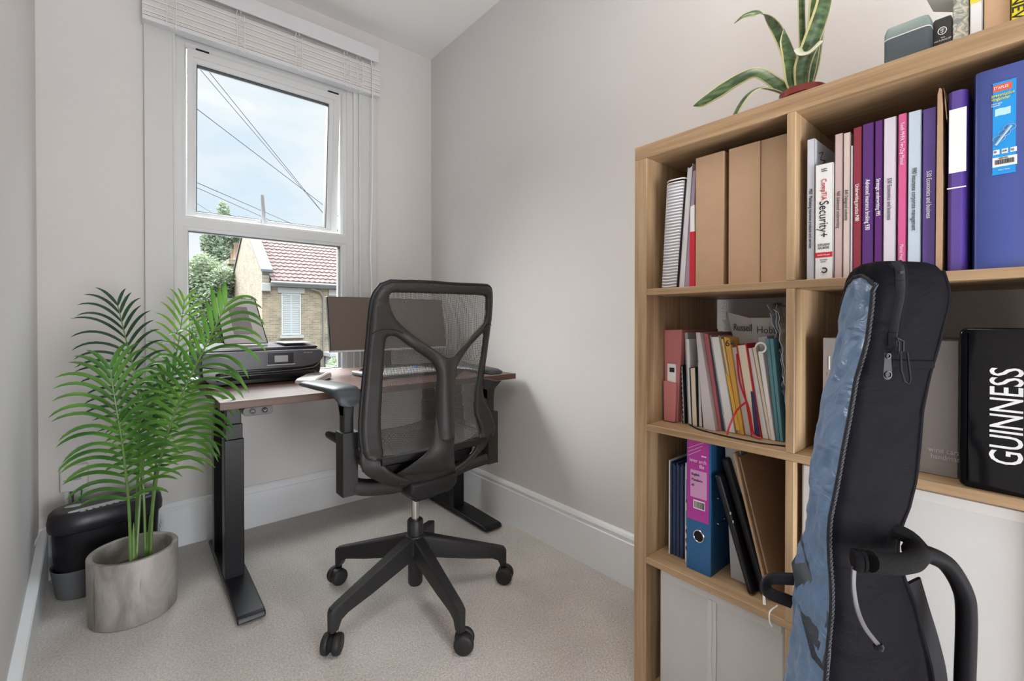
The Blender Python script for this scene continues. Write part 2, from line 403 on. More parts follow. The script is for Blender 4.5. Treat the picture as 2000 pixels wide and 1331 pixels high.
h = B(); hx = .505
h.tube([HM @ V(hx+.012, fy0-.004, 1.492), HM @ V(hx+.010, fy0-.012, 1.52), HM @ V(hx+.006, fy0-.028, 1.545), HM @ V(hx, fy0-.034, 1.60), HM @ V(hx-.002, fy0-.034, 1.625)], [.010, .0095, .009, .0085, .008], 10)
h.box(hx-.005, hx+.029, fy0-.004, fy0+.008, 1.484, 1.512, M=HM)
h.build('window_handle', M['silver'], cas, smooth=True)
hb = B(); hb.box(.235, .285, fy0+.0, fy0+.02, 2.2335, 2.2375); hb.box(.82, .875, fy0+.0, fy0+.02, 2.2335, 2.2375); hb.build('hinge_stay', M['blackp'], win)
# render outside the frame's right jamb, seen through the gap
struct(B().box(.925, 1.2, YB+.075, YB+.16, .70, 2.36).build('trim_5', plain('rough_render', (.78, .75, .70), .9, bump=1, bscale=30, mottle=.15, mscale=40)))

# ---- venetian blind drawn up
bl = thing('venetian_blind', 'white wooden venetian blind drawn up above the sash window', 'blind', (.565, 2.46, 2.26))
B().box(.040, 1.066, 2.415, 2.427, 2.437, 2.512).build('valance', M['blindr'], bl, bevel=.003)
B().box(.055, 1.052, 2.430, 2.485, 2.455, 2.50).build('headrail', M['blindw'], bl, bevel=.002)
z = 2.283
for k in range(21):
    zz = z + k*.0066 + (.0012 if k % 4 == 2 else 0)
    s_ = B(); tl = .012
    s_.add([(.045, 2.440, zz), (1.084, 2.440, zz), (1.084, 2.489, zz+tl*.2), (.045, 2.489, zz+tl*.2), (.045, 2.440, zz+.0056), (1.084, 2.440, zz+.0056), (1.084, 2.489, zz+.0056+tl*.2), (.045, 2.489, zz+.0056+tl*.2)],
           [(0,3,2,1), (4,5,6,7), (0,1,5,4), (1,2,6,5), (2,3,7,6), (3,0,4,7)])
    s_.build('slat', M['blindw'], bl)
B().box(.045, 1.084, 2.437, 2.491, 2.262, 2.280).build('bottom_rail', M['blindr'], bl, bevel=.002)
for x in (.142, .40, .655, .895, .965):
    c = B()
    for dx in (-.016, .016):
        c.tube([(x+dx, 2.4365, 2.268), (x+dx+.002, 2.435, 2.33), (x+dx, 2.4365, 2.425)], .0016, 5)
    for k in range(16):
        zz = 2.285 + k*.0085 + random.uniform(-.002, .002)
        c.tube([(x-.016, 2.4362, zz), (x+random.uniform(-.006, .006), 2.4335, zz+random.uniform(-.004, .004)), (x+.016, 2.4362, zz+random.uniform(-.003, .003))], .0012, 4)
    c.tube(smoothpath([(x-.015, 2.436, 2.425), (x-.012, 2.432, 2.442), (x-.004, 2.43, 2.452), (x+.002, 2.432, 2.43)], 4), .0014, 5)
    c.tube(smoothpath([(x-.02, 2.434, 2.275), (x-.004, 2.431, 2.262), (x+.016, 2.431, 2.252), (x+.012, 2.432, 2.272), (x-.008, 2.431, 2.268), (x+.002, 2.430, 2.244)], 4), .0014, 5)
    c.build('ladder_cord', M['cordw'], bl)
c = B(); c.tube(smoothpath([(1.020, 2.425, 2.455), (1.030, 2.424, 2.40), (1.033, 2.423, 2.2), (1.030, 2.424, 1.7), (1.022, 2.430, 1.4), (1.028, 2.43, 1.2), (1.020, 2.438, .95), (1.018, 2.44, .78)], 6), .0022, 6)
c.build('pull_cord', M['cordw'], bl, smooth=True)

# ---- ceiling lamp
lamp = thing('ceiling_light', 'round flush ceiling light out of view above the room', 'light', (.62, .45, 2.63))
B().lathe([(.17, 0), (.17, -.03), (.165, -.035)], (.62, .45, 2.63)).build('base', M['trim'], lamp, smooth=True)
em, nt, bb = newmat('opal_diffuser'); bb.inputs['Emission Color'].default_value = (1, .93, .86, 1); bb.inputs['Emission Strength'].default_value = 1.2
B().lathe([(.001, -.075), (.08, -.07), (.14, -.055), (.16, -.035)], (.62, .45, 2.63)).build('diffuser', em, lamp, smooth=True)
ld = bpy.data.lights.new('ceiling_bulb', 'AREA'); ld.shape = 'DISK'; ld.size = .5; ld.energy = 8; ld.color = (1, .93, .86)
lo = bpy.data.objects.new('ceiling_bulb', ld); COL.objects.link(lo); lo.location = (.62, .45, 2.545)
# ============================================================ oak shelving unit, back to the right wall
SX0, SX1 = 1.03, 1.42
shelf = thing('bookcase', 'oak veneer cube bookcase standing open-backed against the right wall', 'bookcase', (1.22, .34, 0))
def sb(name, x0, x1, y0, y1, z0, z1, mat): return B().box(x0, x1, y0, y1, z0, z1).build(name, mat, shelf, bevel=.0012, seg=1)
sb('top_board', SX0, SX1, -.038, .716, 1.428, 1.463, M['oak_y'])
sb('bottom_board', SX0, SX1, -.038, .716, 0, .038, M['oak_y'])
sb('side_panel', SX0, SX1, .679, .716, .038, 1.428, M['oak_z']); sb('side_panel', SX0, SX1, -.038, 0, .038, 1.428, M['oak_z'])
for z0, z1 in ((.3685, .385), (.7165, .733), (1.0695, 1.086)): sb('shelf', SX0, SX1, 0, .679, z0, z1, M['oak_y'])
for z0, z1 in ((.038, .3685), (.385, .7165), (.733, 1.0695), (1.086, 1.428)): sb('divider', SX0, SX1, .334, .3505, z0, z1, M['oak_z'])

inkk = plain('black_ink', (.01, .01, .012), .6); inkw = plain('white_ink', (.85, .85, .85), .6); inkg = plain('grey_ink', (.10, .10, .11), .6); inkr = plain('red_ink', (.5, .02, .03), .6)
inky = plain('yellow_ink', (.85, .70, .03), .6); inkpk = plain('pale_pink_ink', (.8, .6, .7), .6)
def spine_text(s, size, mat, par, x, y, ztop, sx=1.0, name='lettering'):
    """reads down the spine; spine faces -x; ztop = where the line starts, y = middle of the spine"""
    return text(s, size, mat, par, frame((x-.0006, y+size*.33, ztop), (0, 0, -1), (0, -1, 0)), name, sx)
def across(s, size, mat, par, x, y, z, sx=1.0, name='lettering', align='LEFT'):
    return text(s, size, mat, par, frame((x-.0006, y, z), (0, -1, 0), (0, 0, 1)), name, sx, align)

def book(name, label, cat, y0, y1, z0, h, depth, x, cmat, pages=True, group=None, lean=0, rounded=.0015):
    """upright book: cover (spine and boards) round a block of pages"""
    t = thing(name, label, cat, ((x+depth/2), (y0+y1)/2, z0), 0, group)
    b = B(); c = .0016; w = y1-y0
    b.box(x, x+.002, y0, y1, z0, z0+h); b.box(x, x+depth, y0, y0+c, z0, z0+h); b.box(x, x+depth, y1-c, y1, z0, z0+h)
    b.build('cover', cmat, t, bevel=.0006, seg=1)
    if pages: B().box(x+.002, x+depth-.004, y0+c, y1-c, z0+.002, z0+h-.003).build('pages', M['paper'], t)
    return t
cov = lambda n, c, r=.35: plain(n, c, r)
Z1 = 1.0862
G = 'study texts on the top right shelf'
bk = book('book', 'pale grey-white text titled Marketing insurance products and services, at the divider end of the row', 'book', .3065, .3205, Z1, .284, .205, 1.052, cov('pale_cover', (.55, .57, .64)), group=G)
spine_text('M50  Marketing insurance products and services', .0085, inkk, bk, 1.052, .3135, 1.27, .72)
b = B(); b.tube(smoothpath([(1.075, .3062, 1.345), (1.10, .3062, 1.352), (1.085, .3062, 1.335), (1.115, .3062, 1.338), (1.09, .3062, 1.322), (1.12, .3062, 1.325), (1.095, .3062, 1.31)], 5), .0012, 4); b.build('cover_print', inkg, bk)
bk = book('book', 'white study guide with a red band low on its spine, shorter than its neighbours', 'book', .2745, .3045, Z1, .227, .19, 1.048, cov('white_cover', (.76, .76, .74)), group=G)
spine_text('CompTIA', .013, inkr, bk, 1.048, .2895, 1.284, .8)
spine_text('Security+', .0225, plain('bold_ink', (.01, .01, .012), .6), bk, 1.048, .2895, 1.2405, .84)
across('STUDY', .0066, inkk, bk, 1.048, .2995, 1.1515); across('GUIDE', .0066, inkk, bk, 1.048, .2995, 1.1455)
across('English', .0035, inkg, bk, 1.048, .294, 1.302); across('Edition', .0035, inkg, bk, 1.048, .294, 1.298)
B().box(1.0474, 1.048, .2747, .3043, 1.129, 1.139).build('red_band', cov('red_band', (.55, .01, .03)), bk)
across('EXAM SY0-601', .0034, inkw, bk, 1.0473, .3, 1.1325)
across('EXAMPLE', .003, inkg, bk, 1.048, .2955, 1.123); across('BOOK', .003, inkg, bk, 1.048, .2945, 1.119)
b = B(); b.tube([V(1.0472, .2885+.0045*math.cos(a), 1.1035+.0045*math.sin(a)) for a in [k*PI*1.55/12+.9 for k in range(13)]], .0012, 6); b.build('emblem', inkk, bk)
def simple(label, y0, y1, h, col, txt, ts, tz, tmat, sx=.75, x=1.052, depth=.21):
    t = book('book', label, 'book', y0, y1, Z1, h, depth, x, cov('cover', col), group=G)
    if txt: spine_text(txt, ts, tmat, t, x, (y0+y1)/2, tz, sx)
    return t
simple('dusty pink text titled Advanced underwriting', .2600, .2730, .280, (.55, .40, .39), '960 Advanced underwriting', .0085, 1.255, inkg)
simple('beige-pink text titled Delegated authority', .2480, .2590, .278, (.60, .49, .44), '840 Delegated authority', .0080, 1.255, inkg)
simple('thin white booklet wedged left of the crimson book', .2440, .2475, .251, (.70, .70, .74), '', 0, 0, inkk, depth=.2)
simple('crimson text titled Underwriting practice M80', .2305, .2435, .283, (.24, .025, .045), 'Underwriting practice M80', .0085, 1.262, inkw)
simple('purple text titled Advanced insurance broking 930', .2125, .2295, .285, (.085, .02, .16), 'Advanced insurance broking 930', .0095, 1.267, inkw)
simple('narrow plum purple text titled Strategic underwriting 995', .1995, .2110, .285, (.10, .015, .15), 'Strategic underwriting 995', .0085, 1.265, inkw)
simple('pale lilac text titled Economics and business', .1805, .1980, .285, (.62, .56, .64), '530 Economics and business', .0088, 1.262, inkg)
t = simple('hot pink Youth mental health manual', .1660, .1778, .286, (.62, .10, .27), 'Youth MHFA Two Day Manual', .0080, 1.357, inkpk)
spine_text('Mental Health First Aid England', .0075, inkpk, t, 1.052, .172, 1.140, .75)
simple('pale blue text titled Insurance corporate management', .1465, .1640, .285, (.50, .58, .68), '990 Insurance corporate management', .0095, 1.272, inkg)
simple('violet text titled Economics and business, left of the kraft envelope', .1275, .1450, .283, (.10, .055, .25), '530 Economics and business', .0095, 1.262, inkw)
# kraft envelope, flap folded over
t = thing('padded_envelope', 'brown kraft envelope squeezed upright between the books and a purple binder', 'envelope', (1.15, .123, Z1))
b = B(); b.loft([[V(x, .1185, Z1), V(x, .1265, Z1), V(x, .1262, Z1+.15), V(x, .1255, Z1+.30), V(x, .1235, Z1+.311), V(x, .1205, Z1+.308), V(x, .1190, Z1+.28), V(x, .1182, Z1+.15)] for x in (1.046, 1.06, 1.20, 1.26)])
b.build('body', M['kraft'], t, smooth=True)
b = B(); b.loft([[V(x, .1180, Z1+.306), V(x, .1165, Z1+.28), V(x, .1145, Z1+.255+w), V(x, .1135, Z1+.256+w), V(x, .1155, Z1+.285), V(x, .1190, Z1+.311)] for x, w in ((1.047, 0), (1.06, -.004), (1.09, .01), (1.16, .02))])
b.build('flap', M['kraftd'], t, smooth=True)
# purple binder with a white label
t = thing('ring_binder', 'purple ring binder with a tall white spine label', 'binder', (1.18, .1015, Z1)); pm = plain('purple_vinyl', (.085, .045, .27), .25, coat=.4)
b = B(); prof = [(.0885, 1.062), (.0905, 1.0515), (.096, 1.046), (.1075, 1.046), (.1125, 1.0515), (.1132, 1.062), (.1132, 1.30), (.1117, 1.30), (.1117, 1.066), (.0900, 1.066), (.0900, 1.30), (.0885, 1.30)]
b.loft([[V(x, y, z) for y, x in prof] for z in (Z1, Z1+.298)]); b.build('cover', pm, t, smooth=True)
B().box(1.0452, 1.0462, .0905, .1110, Z1+.163, Z1+.268).build('label', M['white'], t)
B().box(1.0454, 1.0464, .0905, .1130, Z1+.137, Z1+.139).build('label_line', M['white'], t)
# big blue presentation binder with its shop sticker
t = thing('ring_binder', 'big royal blue presentation ringbinder with a bright blue product sticker', 'binder', (1.2, .052, Z1)); bm_ = plain('blue_vinyl', (.045, .075, .31), .28, coat=.5, bump=.25, bscale=14)
b = B(); prof = [(.005, 1.06), (.008, 1.046), (.014, 1.042), (.074, 1.042), (.080, 1.046), (.0835, 1.06), (.0840, 1.30), (.0820, 1.30), (.0815, 1.064), (.007, 1.064), (.007, 1.30), (.005, 1.30)]
b.loft([[V(x, y, z) for y, x in prof] for z in (Z1, Z1+.16, Z1+.315)]); b.build('cover', bm_, t, smooth=True)
st = plain('sticker_blue', (.01, .30, .75), .35)
b = B(); pts = []
for cy, cz, a0 in ((.0215, 1.381, 0), (.0585, 1.381, 90), (.0585, 1.207, 180), (.0215, 1.207, 270)):
    for k in range(5):
        a = math.radians(a0 + k*22.5); pts.append((cy+.003*math.cos(a), cz+.003*math.sin(a)))
b.prism(pts, 'x', 1.0408, 1.0418); b.build('sticker', st, t)
X0 = 1.0406
B().box(X0, 1.0412, .030, .0555, 1.3665, 1.3795).build('sticker_panel', plain('sticker_red', (.75, .10, .04), .4), t)
across('STAPLES', .0075, inkw, t, X0, .0545, 1.3705, .72)
across('presentation', .0085, inky, t, X0, .0575, 1.3565, .72); across('ringbinder', .0085, inky, t, X0, .0575, 1.349, .72)
across('round spine', .0038, inkw, t, X0, .0575, 1.342, .8); across('2 pockets', .0038, inkw, t, X0, .0575, 1.338, .8)
b = B()
for k in range(3): b.add([(X0-.0002, .0525-k*.007, 1.318+.001*(k % 2)), (X0-.0002, .0455-k*.007, 1.318+.001*((k+1) % 2)), (X0-.0002, .0455-k*.007, 1.332+.001*((k+1) % 2)), (X0-.0002, .0525-k*.007, 1.332+.001*(k % 2))], [(0,1,2,3)])
b.build('folder_print', plain('pale_blue_ink', (.45, .72, .9), .5), t)
b = B()
for k in range(3):
    cy, cz = .047-k*.007, 1.274+k*.009
    b.tube([V(X0, cy+.0085*math.cos(a), cz+.006*math.sin(a)) for a in [j*PI/8 for j in range(17)]], .0005, 4)
b.tube([V(X0, .052, 1.262), V(X0, .031, 1.295)], .0022, 5)
b.build('ring_print', plain('grey_print', (.35, .42, .5), .5), t)
for k, s_ in enumerate(('PP', 'A4+', '60')):
    y = .0545-k*.0115
    B().box(X0, X0+.0006, y-.0085, y, 1.2435, 1.2525).build('badge', M['white'], t)
    across(s_, .0055, inkk, t, X0, y-.001, 1.2462, .7)
B().box(X0, X0+.0006, .0225, .0555, 1.219, 1.2375).build('barcode_panel', M['white'], t)
b = B(); y = .052; random.seed(3)
while y > .026:
    w = random.choice((.0004, .0007, .0011)); b.box(X0-.0004, X0, y-w, y, 1.2235, 1.2325); y -= w + random.choice((.0005, .0008))
b.build('barcode', inkk, t)
across('6050 904', .0042, inkk, t, X0, .047, 1.2335, .8)
across('Made in Taiwan', .0032, inkw, t, X0, .048, 1.2115, .8)
for c_ in t.children:
    if c_.name.split('.')[0] != 'cover':
        off = PM[t].translation
        for v_ in c_.data.vertices:
            y_, z_ = v_.co.y + off.y, v_.co.z + off.z
            v_.co.y = .0315 + (y_-.0185)*.79 - off.y; v_.co.z = 1.233 + (z_-1.204)*.80 - off.z

# -------- top left cell: spiral notebooks, folders, kraft magazine files
def slab(name, label, cat, yb0, yb1, yt0, zt0, yt1, zt1, x0, x1, zb, mat, group=None, pages=None, cover=.0012, parent=None):
    """leaning sheet bundle: bottom from yb0 to yb1 at zb, top edge from (yt0,zt0) to (yt1,zt1)"""
    def q(s, t): # s across 0..1, t up 0..1
        return (lerp(lerp(yb0, yb1, s), lerp(yt0, yt1, s), t), lerp(zb, lerp(zt0, zt1, s), t))
    root = thing(name, label, cat, ((x0+x1)/2, (yb0+yb1)/2, zb), 0, group)
    if pages is None:
        b = B(); b.prism([q(0, 0), q(1, 0), q(1, 1), q(0, 1)], 'x', x0, x1); b.build('body', mat, root, bevel=.0008, seg=1)
    else:
        c = min(.28, cover/abs(yb1-yb0+1e-6)) if abs(yb1-yb0) > 1e-4 else .2
        b = B()
        b.prism([q(0, 0), q(c, 0), q(c, 1), q(0, 1)], 'x', x0-.001, x1); b.prism([q(1-c, 0), q(1, 0), q(1, 1), q(1-c, 1)], 'x', x0-.001, x1)
        b.build('cover', mat, root, bevel=.0004, seg=1)
        B().prism([q(c, .004), q(1-c, .004), q(1-c, .985), q(c, .985)], 'x', x0+.001, x1-.004).build('pages', pages, root)
    root_q[root] = q
    return root
root_q = {}
# two wire-bound notebooks, the bindings facing out
sp = thing('spiral_notebook', 'white spiral-bound notebooks with a wide white comb binding', 'notebook', (1.15, .635, Z1))
b = B(); b.prism([(.654, Z1), (.612, Z1), (.590, 1.352), (.640, 1.352)], 'x', 1.062, 1.26); b.build('pages', plain('grey_pages', (.56, .55, .60), .8), sp)
b = B(); b.prism([(.612, Z1), (.608, Z1), (.5855, 1.354), (.5895, 1.354)], 'x', 1.060, 1.27); b.build('cover', M['blackp'], sp)
b = B()
for k in range(36):
    t_ = k/35; zz = Z1+.006 + t_*.268; ya = lerp(.656, .641, t_); yb_ = lerp(.609, .588, t_)
    pts = [V(1.066, ya, zz)] + [V(1.064 - .016*math.sin(PI*s/8), lerp(ya, yb_, s/8), zz - .004*math.sin(PI*s/8)+.002) for s in range(1, 8)] + [V(1.068, yb_, zz)]
    b.tube(pts, .0016, 5)
b.build('comb_binding', M['white'], sp, smooth=True)
slab('document_folder', 'lilac-grey paper folder leaning on the kraft files behind the spiral notebook', 'folder', .607, .592, .584, 1.385, .571, 1.392, 1.064, 1.27, Z1, plain('grey_lilac', (.50, .47, .56), .6), pages=M['paper'])
slab('document_folder', 'mauve plastic folder third from the spiral notebook', 'folder', .591, .576, .570, 1.372, .562, 1.374, 1.062, 1.27, Z1, plain('mauve', (.36, .27, .36), .5))
slab('paper_sheaf', 'loose white sheets poking up above the mauve folder', 'papers', .590, .588, .572, 1.40, .5635, 1.402, 1.10, 1.26, Z1, plain('sheet', (.55, .56, .62), .7))
rw = slab('document_folder', 'narrow folder with a red lower spine and white top beside the first kraft file', 'folder', .5745, .5615, .5745, 1.285, .5635, 1.288, 1.058, 1.24, Z1, M['paper'])
B().prism([(.5750, Z1+.001), (.5610, Z1+.001), (.5618, 1.222), (.5746, 1.222)], 'x', 1.056, 1.10).build('red_spine', plain('red_plastic', (.50, .015, .03), .35), rw)
for k, (y0, y1, lab) in enumerate(((.491, .5595, 'plain kraft magazine file nearest the folders'), (.4125, .4805, 'plain kraft magazine file in the middle of three'), (.3530, .4115, 'plain kraft magazine file tight against the divider'))):
    t = thing('magazine_file', lab, 'magazine file', (1.17, (y0+y1)/2, Z1), 0, 'kraft magazine files on the top left shelf')
    x = 1.056 + .002*k; h = 1.399
    B().box(x, x+.003, y0, y1, Z1, h).build('front_panel', M['kraft'], t, bevel=.0012, seg=2)
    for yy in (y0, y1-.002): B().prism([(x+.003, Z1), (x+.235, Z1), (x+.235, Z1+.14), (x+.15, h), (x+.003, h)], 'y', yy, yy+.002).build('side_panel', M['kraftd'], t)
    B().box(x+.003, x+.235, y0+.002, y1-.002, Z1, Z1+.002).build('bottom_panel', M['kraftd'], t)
    B().box(x+.02, x+.22, y0+.004, y1-.004, Z1+.004, Z1+.27).build('papers', M['paper'], t)

# -------- second row, left cell: the pile of upright paperwork
ZR = .7335; XF = 1.11
pk = plain('pink_card', (.50, .175, .175), .65); pkd = plain('pink_card_deep', (.42, .12, .13), .65); navy = plain('navy_cover', (.02, .03, .075), .5); navyb = plain('petrol_cover', (.02, .07, .13), .5)
clr = plain('clear_plastic', (.36, .36, .36), .25, coat=.5); yel = plain('manila_yellow', (.62, .34, .06), .65); teal = plain('teal_card', (.09, .24, .29), .55); red = plain('red_cover', (.48, .01, .02), .45)
gr = plain('grey_card', (.34, .33, .32), .7); pp2 = plain('aged_paper', (.55, .52, .49), .8)
GW = 'paperwork standing on the second shelf'
S = [
('expanding_wallet', 'pink card document wallet with a white label, first on the second shelf', 'wallet', .674,.637,.676,.978,.624,.980, pk, None, 0),
('notebook', 'cream-paged notebook leaning behind the pink wallet', 'notebook', .637,.626,.657,.940,.638,.947, M['kraft'], M['cream'], .02),
('notebook', 'slim dark navy notebook beside the cream-paged one', 'notebook', .626,.622,.637,.947,.624,.951, navy, None, .02),
('spiral_notepad', 'small black wire-bound notepad', 'notebook', .622,.614,.628,.884,.621,.887, M['blackp'], M['paper'], .0),
('plastic_folder', 'tall translucent grey plastic folder by the small wire-bound pad', 'folder', .613,.604,.623,.972,.614,.973, clr, None, .01),
('document', 'white printed document in a clear sleeve', 'document', .604,.595,.613,.955,.605,.955, M['paper'], None, .0),
('notebook', 'small black pocket notebook with rounded cream pages', 'notebook', .594,.577,.601,.882,.583,.886, M['blackp'], M['cream'], -.005),
('notebook', 'thin white notebook right of the black pocket notebook', 'notebook', .577,.569,.581,.896,.576,.896, M['paper'], None, .0),
('notebook', 'cream notebook with a black edge, taller than its neighbours', 'notebook', .568,.555,.580,.932,.569,.934, M['blackp'], M['cream'], .0),
('plastic_folder', 'bulging frosted plastic folder with rounded bottom corner', 'folder', .555,.525,.576,.974,.565,.974, plain('frosted', (.55, .50, .51), .3, coat=.4), None, -.02),
('document_folder', 'rose pink card folder behind the frosted folder', 'folder', .524,.517,.564,.973,.552,.970, pkd, None, -.005),
('booklet', 'thin petrol blue booklet leaning left', 'booklet', .516,.510,.552,.954,.547,.957, navyb, None, .0),
('paper_sheaf', 'thick sheaf of white and grey papers in clear pockets', 'papers', .508,.483,.547,.966,.524,.967, clr, M['paper'], -.004),
('document_folder', 'manila yellow folder with a wide front flap', 'folder', .482,.474,.524,.964,.515,.958, yel, M['paper'], .0),
('document_folder', 'manila yellow folder marked 64', 'folder', .473,.465,.514,.965,.499,.961, yel, None, -.003),
('document', 'pale pinkish stapled document left of the red notebook', 'document', .464,.447,.498,.938,.483,.941, pp2, None, .003),
('notebook', 'red hardback notebook with cream ruled pages and red ribbon', 'notebook', .446,.425,.482,.947,.458,.951, red, M['cream'], -.008),
('booklet', 'navy and white booklet right of the red notebook', 'booklet', .424,.412,.457,.939,.449,.940, M['paper'], None, -.002),
('notebook', 'sand coloured notebook leaning on the grey folder', 'notebook', .411,.405,.448,.941,.441,.943, M['cream'], None, .0),
('document_folder', 'grey card folder behind the wire-bound pad', 'folder', .405,.397,.441,.965,.421,.969, gr, None, .012),
('notebook', 'first of two teal exercise books', 'exercise book', .396,.389,.420,.962,.412,.963, teal, None, .0),
('notebook', 'second teal exercise book, nearer the divider', 'exercise book', .388,.382,.411,.963,.403,.963, teal, None, .0),
]
things2 = []
for n, lab, cat, a, b_, c, d_, e, f, mt, pg, dx in S:
    x0 = XF+dx; dep = .20 if f > .92 else .15
    things2.append(slab(n, lab, cat, a, b_, c, d_, e, f, x0, x0+dep, ZR, mt, GW, pg, .0025))
w0 = things2[0]
B().prism([(.664, .832), (.640, .832), (.640, .888), (.664, .888)], 'x', XF-.004, XF-.001).build('label', M['white'], w0)
B().box(XF-.0048, XF-.004, .6435, .6575, .866, .878).build('label_logo', inkk, w0)
b = B(); b.prism([(.6700, .7345), (.6380, .7345), (.634, .838), (.672, .842)], 'x', XF-.012, XF-.001); b.build('front_pocket', pk, w0, bevel=.002)
# small flap band on the first manila folder, strap on the red notebook
B().prism([(.483, .742), (.4745, .742), (.499, .868), (.508, .876)], 'x', XF-.003, XF+.001).build('front_flap', plain('bright_manila', (.70, .40, .05), .6), things2[13])
text('64', .022, inkk, things2[14], frame((XF-.007, .5085, .942), (.35, -1, 0), (0, 0, 1)), 'lettering')
b = B(); b.tube(smoothpath([(1.098, .478, .925), (1.095, .470, .86), (1.094, .449, .80), (1.094, .440, .75), (1.093, .432, .7385), (1.093, .420, .7368)], 6), .0024, 6, flat=.5)
b.tube(smoothpath([(1.093, .455, .815), (1.075, .468, .795), (1.062, .478, .76), (1.058, .482, .7385)], 6), .0024, 6, flat=.5); b.build('ribbon', red, things2[16], smooth=True)
for k in range(2): B().prism([( .437-.0*k, .7345), (.4255, .7345), (.440, .84), (.447, .84)], 'x', XF-.0115, XF-.0105).build('navy_panel', plain('navy_panel', (.02, .015, .08), .4), things2[17]) if k == 0 else None
b = B()
for k in range(11):
    zz = .745+k*.0125; yy = lerp(.622, .628, k/11)
    b.tube([V(XF-.001+.004*math.cos(a), yy-.004, zz+.004*math.sin(a)) for a in [j*PI/4 for j in range(8)]], .0007, 4, loop=True)
b.build('wire', M['chromed'], things2[3])
# the instruction manual whose cover faces the room
mn = thing('instruction_manual', 'taupe instruction manual with its cover facing out among the papers', 'manual', (1.19, .45, ZR))
mm = plain('taupe_cover', (.36, .335, .32), .6)
b = B(); b.add([(1.160, .530, 1.0255), (1.150, .470, 1.010), (1.172, .398, 1.012), (1.160, .460, ZR+.001), (1.155, .425, ZR+.001), (1.172, .372, ZR+.001)], [(3,4,1,0), (4,5,2,1)])
b.add([(1.168, .530, 1.0255), (1.158, .470, 1.010), (1.180, .398, 1.012), (1.168, .460, ZR+.001), (1.163, .425, ZR+.001), (1.180, .372, ZR+.001)], [(0,1,4,3), (1,2,5,4)])
b.add([(1.160, .530, 1.0255), (1.168, .530, 1.0255), (1.150, .470, 1.010), (1.158, .470, 1.010), (1.172, .398, 1.012), (1.180, .398, 1.012)], [(0,1,3,2), (2,3,5,4)])
b.build('cover', mm, mn, flip=False)
text('Russell', .024, inkk, mn, frame((1.1545, .5115, .9795), (-.16, -1, -.03), (0, .10, 1)), 'lettering', .72)
text('Hobbs', .024, inkk, mn, frame((1.1525, .456, .9735), (.30, -1, 0), (0, .10, 1)), 'lettering', .82)
text('the heart of your home', .0085, inkk, mn, frame((1.1545, .466, .9615), (.30, -1, 0), (0, .10, 1)), 'lettering', .8)
text('Compact', .010, inkk, mn, frame((1.1535, .492, .9295), (-.16, -1, 0), (0, .10, 1)), 'lettering', .8)
# ring pad, crumpled sheets, black file tray
rp = slab('wire_bound_pad', 'wire-bound pad with a white ring curl at its top, before the teal books', 'notepad', .404,.397,.434,.930,.424,.934, XF-.004, XF+.14, ZR, M['paper'], GW)
b = B(); c0 = V(XF-.006, .427, .942)
b.tube([c0 + V(.0, .011*math.cos(a), .011*math.sin(a)) for a in [j*PI/8 for j in range(14)]], .0022, 6); b.build('ring', M['white'], rp, smooth=True)
cr = thing('paper_sheaf', 'crumpled white carrier paper stuffed against the divider', 'papers', (1.18, .385, ZR), 0, GW)
for q in range(4):
    b = B(); n = 26; vs = []
    for i in range(n):
        for j in range(4):
            t_ = i/(n-1); x = XF+.005+.012*q+j*.03
            wob = noise.noise(V(i*.45, j*.9, q*3.1))*.011; wb2 = noise.noise(V(i*.5, j*.8+7, q*2.3))*.010
            vs.append(V(x+wb2*1.3, .374+.0045*q + t_*(.017+.004*q)*(.4+t_) + wob*min(1, t_*1.5), ZR+.002+t_*(.298+.004*q-.02*(q == 2))+wb2*.8*t_))
    b.add(vs, [(i*4+j, i*4+j+1, (i+1)*4+j+1, (i+1)*4+j) for i in range(n-1) for j in range(3)])
    o = b.build('sheet', plain('crumpled_paper', (.52, .54, .60), .75), cr); sm = o.modifiers.new('thick', 'SOLIDIFY'); sm.thickness = .0012
bt = thing('file_tray', 'black wire rim of a file tray curving along the second shelf', 'tray', (1.08, .46, .733))
b = B(); b.tube(smoothpath([(1.105, .600, .7352), (1.075, .560, .7352), (1.060, .50, .7352), (1.056, .44, .7352), (1.060, .40, .7352), (1.075, .360, .7352)], 8), .0018, 6); b.build('rim', M['blackp'], bt, smooth=True)

# -------- second row, right cell: carafe box and stout tin
cb = thing('gift_box', 'grey-brown wine carafe box half hidden behind the gig bag', 'box', (1.2, .2, .733))
B().box(1.08, 1.30, .1005, .299, .7335, .969).build('carton', plain('taupe_box', (.30, .265, .255), .55), cb, bevel=.001)
across('LSA', .040, inkw, cb, 1.08, .2905, .905, .62); across('International', .0105, plain('gold_ink', (.6, .5, .3), .5), cb, 1.08, .2905, .893, .75)
across('wine carafe', .0125, plain('pale_ink', (.62, .58, .58), .6), cb, 1.08, .1385, .7735, .85); across('handmade', .0125, plain('pale_ink2', (.62, .58, .58), .6), cb, 1.08, .1355, .7620, .85)
tn = thing('storage_tin', 'black gloss tin with tall white capital lettering up its front', 'tin', (1.15, .05, .733))
def rr(y0, y1, z0, z1, r, n=6):
    P_ = []
    for cy, cz, a0 in ((y1-r, z1-r, 0), (y0+r, z1-r, 90), (y0+r, z0+r, 180), (y1-r, z0+r, 270)):
        for k in range(n+1):
            a = math.radians(a0+90*k/n); P_.append((cy+r*math.cos(a), cz+r*math.sin(a)))
    return P_
B().prism(rr(.004, .0955, .7335, .990, .010), 'x', 1.055, 1.27).build('body', M['gloss'], tn, smooth=True)
b = B(); b.loft([[V(x, y, z) for y, z in rr(.003+i, .0965-i, .7335+i*.5, .9925-i, .010)] for x, i in ((1.065, 0), (1.045, 0), (1.041, .0015), (1.040, .004))]); b.build('lid', M['gloss'], tn, smooth=True, angle=60)
